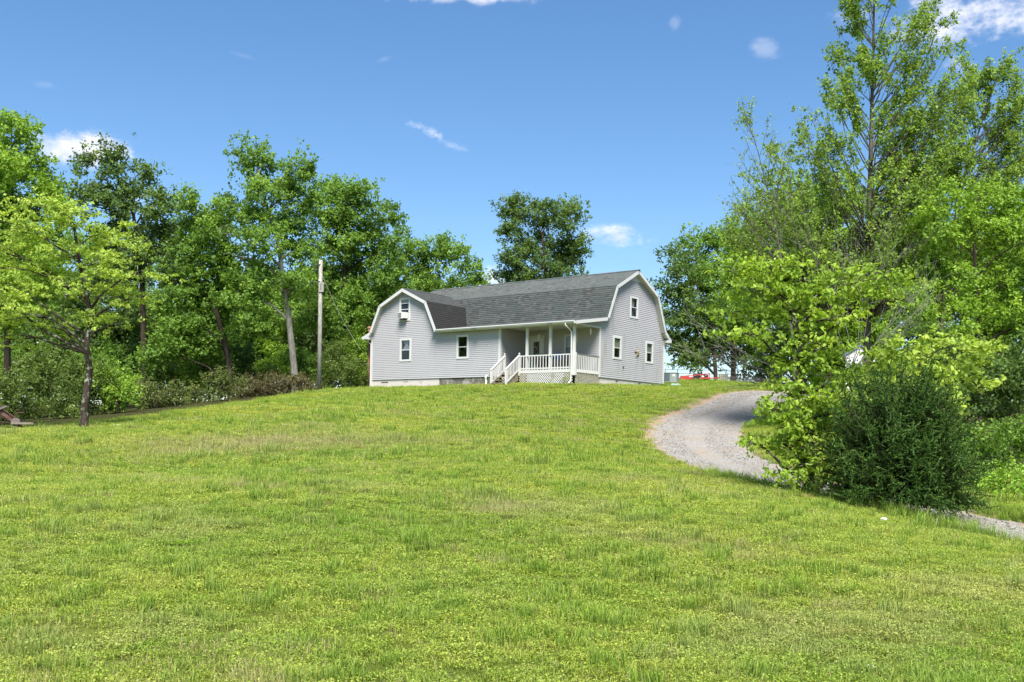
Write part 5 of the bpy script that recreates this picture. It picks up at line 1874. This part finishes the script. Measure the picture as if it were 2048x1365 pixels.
def bare_tree(name, label, base, d, y0, tips, r0, seed):
    """leafless grey twigs fanning out to photo points"""
    rg = random.Random(seed)
    b = at(base, 800, d)
    root = empty(name, b)
    tag(root, label, 'tree')
    m = MB()
    top = px(base, y0, d) - b
    tr_ = MB().tube([(0, 0, -0.1), top * 0.5 + Vector((0.04, 0, 0)), top], [r0 * 1.2, r0, r0 * 0.8], 8).build('trunk', 'bark_bare', root, smooth=True)
    for (x, y) in tips:
        e = px(x, y, d + rg.uniform(-1.0, 1.0)) - b
        L = (e - top).length
        pts = [top.lerp(e, t) + Vector((rg.uniform(-1, 1), rg.uniform(-1, 1), rg.uniform(-0.6, 0.8))) * L * 0.05 for t in (0, .25, .5, .75, 1)]
        pts[0] = top
        m.tube(pts, [r0 * 0.5, r0 * 0.36, r0 * 0.25, r0 * 0.16, 0.003], 5, cap=False)
        for j in range(9):
            i = rg.choice((1, 2, 2, 3, 3))
            s = pts[i].lerp(pts[i + 1], rg.random())
            dv = (e - top).normalized() * rg.uniform(0.2, 0.5) + Vector((rg.uniform(-1, 1), rg.uniform(-1, 1), rg.uniform(-0.5, 0.9))) * 0.28
            q = s + dv * L * 0.6
            md = s.lerp(q, 0.5) + Vector((rg.uniform(-1, 1), 0, rg.uniform(-1, 1))) * 0.04
            m.tube([s, md, q], [r0 * 0.14, r0 * 0.10, 0.0025], 4, cap=False)
            for _ in range(2):
                s2 = md.lerp(q, rg.random())
                q2 = s2 + (dv + Vector((rg.uniform(-1, 1), rg.uniform(-1, 1), rg.uniform(-.6, 1))) * 0.5) * L * 0.22
                m.tube([s2, q2], [r0 * 0.07 + .002, 0.002], 3, cap=False)
    m.build('bare_branches', 'bark_bare', root, smooth=True)


bare_tree('bare_tree', 'leafless grey branches fanning out above the right dogwood', 1700, 27, 745, [(1800, 520), (1860, 560), (1760, 470), (1640, 500), (1560, 470), (1850, 610), (1900, 590), (1600, 420), (1720, 440), (1830, 650), (1780, 500), (1670, 470), (1880, 530)], 0.026, 1)
bare_tree('bare_tree', 'low leafless branches reaching left across the driveway from the dogwood', 1600, 22.5, 770, [(1405, 660), (1380, 702), (1430, 715), (1460, 770), (1500, 690), (1540, 700), (1430, 740), (1520, 745)], 0.035, 2)

# cedar bush
def cedar():
    rg = np.random.default_rng(33)
    d = 20.2
    b = at(1795, 1010, d)
    root = empty('cedar_bush', b)
    tag(root, 'dark green cedar bush beside the right dogwood at the edge of the drive', 'bush')
    MB().tube([(0, 0, -0.1), (0.05, 0, 1.0), (0.0, 0, 1.9)], [0.09, 0.07, 0.02], 8).build('trunk', 'bark_dark', root, smooth=True)
    tw = MB()
    C, D, L, Wd, Rn = [], [], [], [], []
    for k in range(880):
        az = rg.uniform(0, 2 * math.pi)
        el = rg.uniform(-0.28, 1.35) ** 1.0
        out = np.array((math.cos(az) * math.cos(el), math.sin(az) * math.cos(el), math.sin(el)))
        lump = 1 + 0.20 * math.sin(az * 3 + 1.0) * math.cos(el * 2.5) + 0.10 * math.sin(az * 7 + el * 5)
        R_ = np.array((1.62, 1.5, 1.95)) * lump * rg.uniform(0.72, 1.10)
        z0 = 0.55 + 0.25 * max(0, out[2])
        e = np.array((0, 0, z0)) + out * R_
        e[2] = max(e[2], 0.03 + 0.1 * rg.random())
        s0 = np.array((0, 0, z0)) + (e - np.array((0, 0, z0))) * 0.25
        md = (s0 + e) / 2 + np.array((0, 0, -0.06)) + rg.normal(size=3) * 0.05
        tw.tube([s0, md, e], [0.012, 0.007, 0.003], 3, cap=False)
        ax = unit((e - md)[None])[0]
        nt = 15
        t = 0.25 + 0.8 * rg.random(nt)
        base = (1 - t)[:, None] ** 2 * s0 + 2 * (t * (1 - t))[:, None] * md + (t ** 2)[:, None] * e
        sd = unit(ax * 0.75 + rg.normal(size=(nt, 3)) * 0.75 + np.array((0, 0, 0.02)))
        sl_ = 0.10 + 0.16 * rg.random(nt)
        per = 15
        q = rg.random((nt, per))
        pos = (base[:, None, :] + sd[:, None, :] * (q * sl_[:, None])[:, :, None]).reshape(-1, 3)
        m = nt * per
        dd = unit(np.repeat(sd, per, 0) + rg.normal(size=(m, 3)) * 0.42)
        pos[:, 2] = np.maximum(pos[:, 2], 0.02)
        C.append(pos)
        D.append(dd)
        L.append(0.035 + 0.045 * rg.random(m))
        Wd.append(0.016 + 0.010 * rg.random(m))
        tip = np.repeat(t, per) / 1.05 * 0.30 + q.reshape(-1) * 0.28 + 0.22 * rg.random() + 0.2 * rg.random(m)
        Rn.append(np.clip(tip, 0, 1))
    tw.build('branches', 'bark_dark', root)
    C = np.concatenate(C)
    V, F, A = leaf_mesh(C, np.concatenate(D), unit(rg.normal(size=C.shape)), np.concatenate(L), np.concatenate(Wd), np.concatenate(Rn))
    TOTAL[0] += len(F)
    np_mesh('crown', V, F, 'needle', root, attrs={'rnd': A})


cedar()
# weeds by the stairs and skirt
for i, (x, y, h, lab) in enumerate(((-5.25, -hp - 0.9, 0.55, 'leafy green weed growing beside the porch stairs'), (-0.35, -hp - 0.25, 0.22, 'small weed at the foot of the porch corner post'))):
    q = hp_w(x, y, 0)
    zq = gz(q.x, q.y)
    rt = empty('weed', (q.x, q.y, zq))
    tag(rt, lab, 'plant', 'weeds along the house')
    rg = np.random.default_rng(90 + i)
    MB().tube([(0, 0, 0), (0.02, 0, h * 0.8)], 0.008, 5).build('stem', 'bark_dark', rt)
    V, F, A = crown_leaves(rg, [((0, 0, h * 0.5), (h * 0.5, h * 0.5, h * 0.55), 1)], 0.09, 2.2, 0.15)
    np_mesh('leaves', V, F, 'leaf_wood', rt, attrs={'rnd': A})
print('leaf triangles', TOTAL[0])

# ------------------------------------------------------------------ grass
protos = bpy.data.collections.new('grass_protos')


def blades(seed, n, rad, h, hv, width, lean=0.35, tan=0.0, broad=0):
    """one tuft: curved two-segment blades plus a few broad leaves"""
    rg = np.random.default_rng(seed)
    V, F, Rn, Tn = [], [], [], []
    for k in range(n):
        a = rg.uniform(0, 2 * math.pi)
        r = rad * math.sqrt(rg.random())
        x, y = r * math.cos(a), r * math.sin(a)
        hh = h * (1 + hv * rg.normal()) * (0.55 + 0.45 * rg.random())
        hh = max(0.02, hh)
        t = rg.uniform(0, 2 * math.pi)
        ln = abs(rg.normal()) * lean + 0.08
        dx, dy = math.cos(t), math.sin(t)
        sx, sy = -dy * width / 2, dx * width / 2
        if k % 3 == 0:
            sx, sy = math.cos(a * 3) * width / 2, math.sin(a * 3) * width / 2
        b = len(V)
        mx, my, mz = x + dx * ln * hh * 0.3, y + dy * ln * hh * 0.3, hh * 0.6
        ex, ey, ez = x + dx * ln * hh * 1.1, y + dy * ln * hh * 1.1, hh * (1 - 0.25 * min(1, ln))
        V += [(x - sx, y - sy, -0.01), (x + sx, y + sy, -0.01), (mx + sx * 0.8, my + sy * 0.8, mz), (mx - sx * 0.8, my - sy * 0.8, mz), (ex, ey, ez)]
        F += [(b, b + 1, b + 2), (b, b + 2, b + 3), (b + 3, b + 2, b + 4)]
        r_ = rg.random()
        tn = 1.0 if rg.random() < tan else 0.0
        Rn += [r_ * 0.6, r_ * 0.7, min(1, r_ + 0.25)]
        Tn += [tn] * 3
    for k in range(broad):
        a = rg.uniform(0, 2 * math.pi)
        r = rad * 1.05 * math.sqrt(rg.random())
        c = np.array((r * math.cos(a), r * math.sin(a), h * rg.uniform(0.25, 0.8)))
        s = width * rg.uniform(2.0, 3.6)
        t = rg.uniform(0, 6.28)
        tilt = rg.normal(size=2) * 0.35
        b = len(V)
        for q in range(4):
            aa = t + q * math.pi / 2
            V.append((c[0] + s * 0.5 * math.cos(aa), c[1] + s * 0.5 * math.sin(aa), c[2] + s * (tilt[0] * math.cos(aa) + tilt[1] * math.sin(aa)) * 0.5))
        F += [(b, b + 1, b + 2), (b, b + 2, b + 3)]
        r_ = rg.random()
        Rn += [r_, r_]
        Tn += [0.0, 0.0]
    return np.array(V), np.array(F), np.array(Rn), np.array(Tn)


def proto(name, spec):
    V, F, Rn, Tn = blades(**spec)
    o = np_mesh(name, V, F, 'grass', attrs={'rnd': Rn, 'tan': Tn}, link_it=False)
    protos.objects.link(o)
    return o


# index order is alphabetical in a collection: a0..a7
proto('a0_short', dict(seed=1, n=70, rad=0.13, h=0.050, hv=0.25, width=0.0045, lean=0.6, tan=0.10, broad=70))
proto('a1_mixed', dict(seed=2, n=90, rad=0.14, h=0.060, hv=0.3, width=0.0045, lean=0.5, tan=0.18, broad=40))
proto('a2_clover', dict(seed=3, n=25, rad=0.13, h=0.048, hv=0.25, width=0.005, lean=0.5, tan=0.06, broad=130))
proto('a3_long', dict(seed=4, n=80, rad=0.11, h=0.11, hv=0.3, width=0.0055, lean=0.7, tan=0.05, broad=0))
proto('a4_tan', dict(seed=5, n=90, rad=0.15, h=0.065, hv=0.3, width=0.0035, lean=0.4, tan=0.55, broad=20))
proto('a5_tall', dict(seed=6, n=60, rad=0.12, h=0.30, hv=0.3, width=0.007, lean=0.45, tan=0.10, broad=0))
fl_ = MB()
for k in range(5):
    a = k * 2.4
    fl_.bar((0.05 * math.cos(a), 0.05 * math.sin(a), 0), (0.055 * math.cos(a), 0.055 * math.sin(a), 0.06), 0.002)
    fl_.lathe([(0.004, 0), (0.0085, 0.005), (0.006, 0.012)], (0.055 * math.cos(a), 0.055 * math.sin(a), 0.058), 6)
o = fl_.build('a6_white', 'petal_white', link_it=False)
protos.objects.link(o)
fl_ = MB()
for k in range(7):
    a = k * 2.4
    r_ = 0.03 + 0.025 * k
    fl_.lathe([(0.002, 0), (0.005, 0.003), (0.003, 0.005)], (r_ * math.cos(a), r_ * math.sin(a), 0.05 + 0.008 * (k % 3)), 6)
o = fl_.build('a7_yellow', 'petal_yellow', link_it=False)
protos.objects.link(o)

gr_ng = bpy.data.node_groups.new('scatter', 'GeometryNodeTree')
gr_ng.interface.new_socket('Geometry', in_out='INPUT', socket_type='NodeSocketGeometry')
gr_ng.interface.new_socket('Geometry', in_out='OUTPUT', socket_type='NodeSocketGeometry')


def scatter_group(ng, coll):
    nn, ll = ng.nodes, ng.links
    gi, go = nn.new('NodeGroupInput'), nn.new('NodeGroupOutput')
    ci = nn.new('GeometryNodeCollectionInfo')
    ci.inputs['Collection'].default_value = coll
    ci.inputs['Separate Children'].default_value = True
    ci.inputs['Reset Children'].default_value = True
    iop = nn.new('GeometryNodeInstanceOnPoints')
    iop.inputs['Pick Instance'].default_value = True

    def na(name, typ):
        a = nn.new('GeometryNodeInputNamedAttribute')
        a.data_type = typ
        a.inputs['Name'].default_value = name
        return [s for s in a.outputs if s.enabled][0]
    e2r = nn.new('FunctionNodeEulerToRotation')
    ll.new(na('rot', 'FLOAT_VECTOR'), e2r.inputs[0])
    ll.new(gi.outputs[0], iop.inputs['Points'])
    ll.new(ci.outputs[0], iop.inputs['Instance'])
    ll.new(na('pick', 'INT'), iop.inputs['Instance Index'])
    ll.new(e2r.outputs[0], iop.inputs['Rotation'])
    ll.new(na('scl', 'FLOAT_VECTOR'), iop.inputs['Scale'])
    ll.new(iop.outputs[0], go.inputs[0])


scatter_group(gr_ng, protos)


def scatter(name, pts, rot, scl, pick, extra, ng):
    me = bpy.data.meshes.new(name)
    me.vertices.add(len(pts))
    me.vertices.foreach_set('co', pts.astype(np.float32).ravel())
    for an, typ, key, v in (('rot', 'FLOAT_VECTOR', 'vector', rot), ('scl', 'FLOAT_VECTOR', 'vector', scl), ('pick', 'INT', 'value', pick)):
        a = me.attributes.new(an, typ, 'POINT')
        a.data.foreach_set(key, np.ascontiguousarray(v).astype(np.int32 if typ == 'INT' else np.float32).ravel())
    for an, v in extra.items():
        a = me.attributes.new(an, 'FLOAT', 'POINT')
        a.data.foreach_set('value', v.astype(np.float32))
    me.update()
    o = bpy.data.objects.new(name, me)
    link(o)
    md = o.modifiers.new('scatter', 'NODES')
    md.node_group = ng
    return o


rg = np.random.default_rng(99)


def in_house(x, y):
    dx, dy = x - 4.953, y - 58.889
    c, s = math.cos(HT), math.sin(HT)
    lx, ly = dx * c - dy * s, dx * s + dy * c
    return (lx > -hl - 0.02) & (lx < 0.02) & (ly > -hp - 0.02) & (ly < hw + 0.05)


XS, YS, SS = [], [], []
for y0, y1, dens, sc in ((4.6, 9, 78, 1.05), (9, 14, 58, 1.2), (14, 22, 36, 1.4), (22, 34, 19, 1.9), (34, 50, 10, 2.6), (50, 75, 7, 3.0)):
    xw = 0.60 * y1 + 2.0
    n = int(dens * (y1 - y0) * 2 * xw)
    x = rg.uniform(-xw, xw, n)
    y = rg.uniform(y0, y1, n)
    ok = np.abs(x) < 0.56 * y + 1.6
    XS.append(x[ok])
    YS.append(y[ok])
    SS.append(np.full(ok.sum(), sc))
X, Y, SC = np.concatenate(XS), np.concatenate(YS), np.concatenate(SS)
rd = road(X, Y)
wd = woods(X, Y)
keep = ~in_house(X, Y) & (rd > 1.02 + 0.06 * rg.normal(size=len(X))) & (wd < 0.9)
X, Y, SC, rd, wd = X[keep], Y[keep], SC[keep], rd[keep], wd[keep]
Z = ground(X, Y)
n = len(X)
big = wob(X, Y, 0.42, 5.0)
mid_ = wob(X, Y, 1.5, 2.2)
fine = wob(X, Y, 4.3, 0.7)
u = rg.random(n)
pick = np.where(u < 0.38, 0, np.where(u < 0.66, 1, 2))
pick = np.where((mid_ * 0.6 + fine * 0.5 + 0.35 * rg.normal(size=n)) > 0.66, 3, pick)
pick = np.where((wob(X, Y, 0.8, 9.1) + 0.5 * fine + 0.3 * rg.normal(size=n)) > 0.78, 4, pick)
edge_tall = (rd < 1.5) & (rg.random(n) < 0.4) & (Y < 27)
pick = np.where(edge_tall, 5, pick)
pick = np.where((wd > 0.25) & (rg.random(n) < 0.45) & (Y < 60), 5, pick)
ang_ = X * 0.35 + Y * 0.94 + 1.2 * np.sin(X * 0.11)
stripe = np.sin(ang_ * 2 * math.pi / 2.3) * sstep(-0.1, 0.6, wob(X, Y, 0.16, 7.0))
ruts = np.exp(-((X + 0.42 * Y - 6.4 + 0.5 * np.sin(Y * 0.2)) / 0.22) ** 2) + np.exp(-((X + 0.42 * Y - 8.1 + 0.5 * np.sin(Y * 0.2)) / 0.22) ** 2)
ruts = ruts * sstep(13, 20, Y) * sstep(46, 36, Y)
tint = np.clip(0.48 - 0.30 * ruts + 0.10 * stripe + 0.26 * np.exp(-((Y - 30) / 12) ** 2) + 0.42 * big + 0.26 * mid_ + 0.20 * rg.normal(size=n), 0, 1)
tint = np.where((pick == 3) | (pick == 5), tint * 0.15, tint)
# a paler seed-head patch crosses the middle left of the lawn
seed = np.exp(-(((X + 6.6) / 3.4) ** 2 + ((Y - 27.8) / 2.4) ** 2))
lush = np.exp(-(((X + 4.6) / 1.3) ** 2 + ((Y - 24.4) / 0.8) ** 2))
pick = np.where(rg.random(n) < seed * 0.8, 4, pick)
tint = np.clip(tint - 0.6 * lush, 0, 1)
dry = np.clip(0.26 * sstep(0.25, 0.95, wob(X, Y, 0.55, 12.0) + 0.35 * fine) + 0.75 * seed * (0.6 + 0.5 * mid_) + 0.10 * rg.random(n), 0, 0.9)
vs = (0.75 + 0.5 * rg.random(n))
hs = np.where(SC > 1.3, 1.25 / SC * 1.5, 1.0)
scl = np.c_[SC * vs, SC * vs, SC * vs * np.clip(hs, 0.42, 1.0) * (0.75 + 0.55 * rg.random(n)) * (1 + 0.25 * fine) * (1 - 0.4 * ruts)]
scl[:, 2] = np.where(pick == 5, np.minimum(scl[:, 2], np.where(Y > 30, 0.55, 1.0)), scl[:, 2])
scl[pick == 5, :2] *= 0.75
rot = np.c_[rg.normal(size=n) * 0.08, rg.normal(size=n) * 0.08, rg.uniform(0, 6.28, n)]
# flowers
nf = 420
fy = 5 + 40 * rg.random(nf) ** 1.6
fx = rg.uniform(-0.56, 0.56, nf) * fy
okf = (road(fx, fy) > 1.3) & (woods(fx, fy) < 0.5)
fx, fy = fx[okf], fy[okf]
white = wob(fx, fy, 0.9, 4.0) > 0.80
fx2, fy2 = np.concatenate([fx, rg.uniform(-14, -8.5, 500)]), np.concatenate([fy, rg.uniform(40, 48, 500)])
fp = np.concatenate([np.where(white, 6, 7), np.full(500, 7)])
fs = np.where(fy2 > 30, 1.8, np.where(fp == 6, 0.6, 0.8))
nf = len(fx2)
pts = np.concatenate([np.c_[X, Y, Z], np.c_[fx2, fy2, ground(fx2, fy2)]])
rot = np.concatenate([rot, np.c_[np.zeros((nf, 2)), rg.uniform(0, 6.28, nf)]])
scl = np.concatenate([scl, np.c_[fs, fs, np.minimum(fs, 1.6)]])
pick = np.concatenate([pick, fp])
zz = np.zeros(nf)
grass = scatter('grass', pts, rot, scl, pick, {'tint': np.concatenate([tint, zz]), 'dry': np.concatenate([dry, zz])}, gr_ng)
tag(grass, 'short mown grass with clover and small flowers over the lawn', 'grass', kind='stuff')
print('tufts', len(pts))

# loose stones on the drive
sp_ = bpy.data.collections.new('stone_protos')
for k in range(3):
    rk_ = random.Random(k)
    m = MB().lathe([(0.5, 0.0), (0.9, 0.25), (0.75, 0.6), (0.3, 0.8)], (0, 0, 0), 6)
    m.v = [(a * rk_.uniform(0.7, 1.2), b * rk_.uniform(0.7, 1.2), c * rk_.uniform(0.7, 1.1)) for a, b, c in m.v]
    o = m.build('b%d_pebble' % k, 'gravel_stone', link_it=False)
    sp_.objects.link(o)
ng2 = bpy.data.node_groups.new('scatter_stones', 'GeometryNodeTree')
ng2.interface.new_socket('Geometry', in_out='INPUT', socket_type='NodeSocketGeometry')
ng2.interface.new_socket('Geometry', in_out='OUTPUT', socket_type='NodeSocketGeometry')
scatter_group(ng2, sp_)
ns = 26000
ki = rg.integers(12, len(CEN), ns)
la = np.clip(rg.normal(size=ns) * 0.55, -1.05, 1.05)
sxp = CEN[ki, 0] + _nor[ki, 0] * la * WID[ki] / 2 + rg.normal(size=ns) * 0.3
syp = CEN[ki, 1] + _nor[ki, 1] * la * WID[ki] / 2 + rg.normal(size=ns) * 0.3
okr = road(sxp, syp) < 1.06
sxp, syp = sxp[okr], syp[okr]
ns = len(sxp)
szp = ground(sxp, syp) + 0.035
s_ = 0.012 + 0.022 * rg.random(ns) ** 2
grv = scatter('gravel', np.c_[sxp, syp, szp], np.c_[rg.normal(size=(ns, 2)) * 0.5, rg.uniform(0, 6.28, ns)], np.c_[s_, s_, s_], rg.integers(0, 3, ns), {}, ng2)
tag(grv, 'loose pale stones scattered over the gravel driveway', 'gravel', kind='stuff')
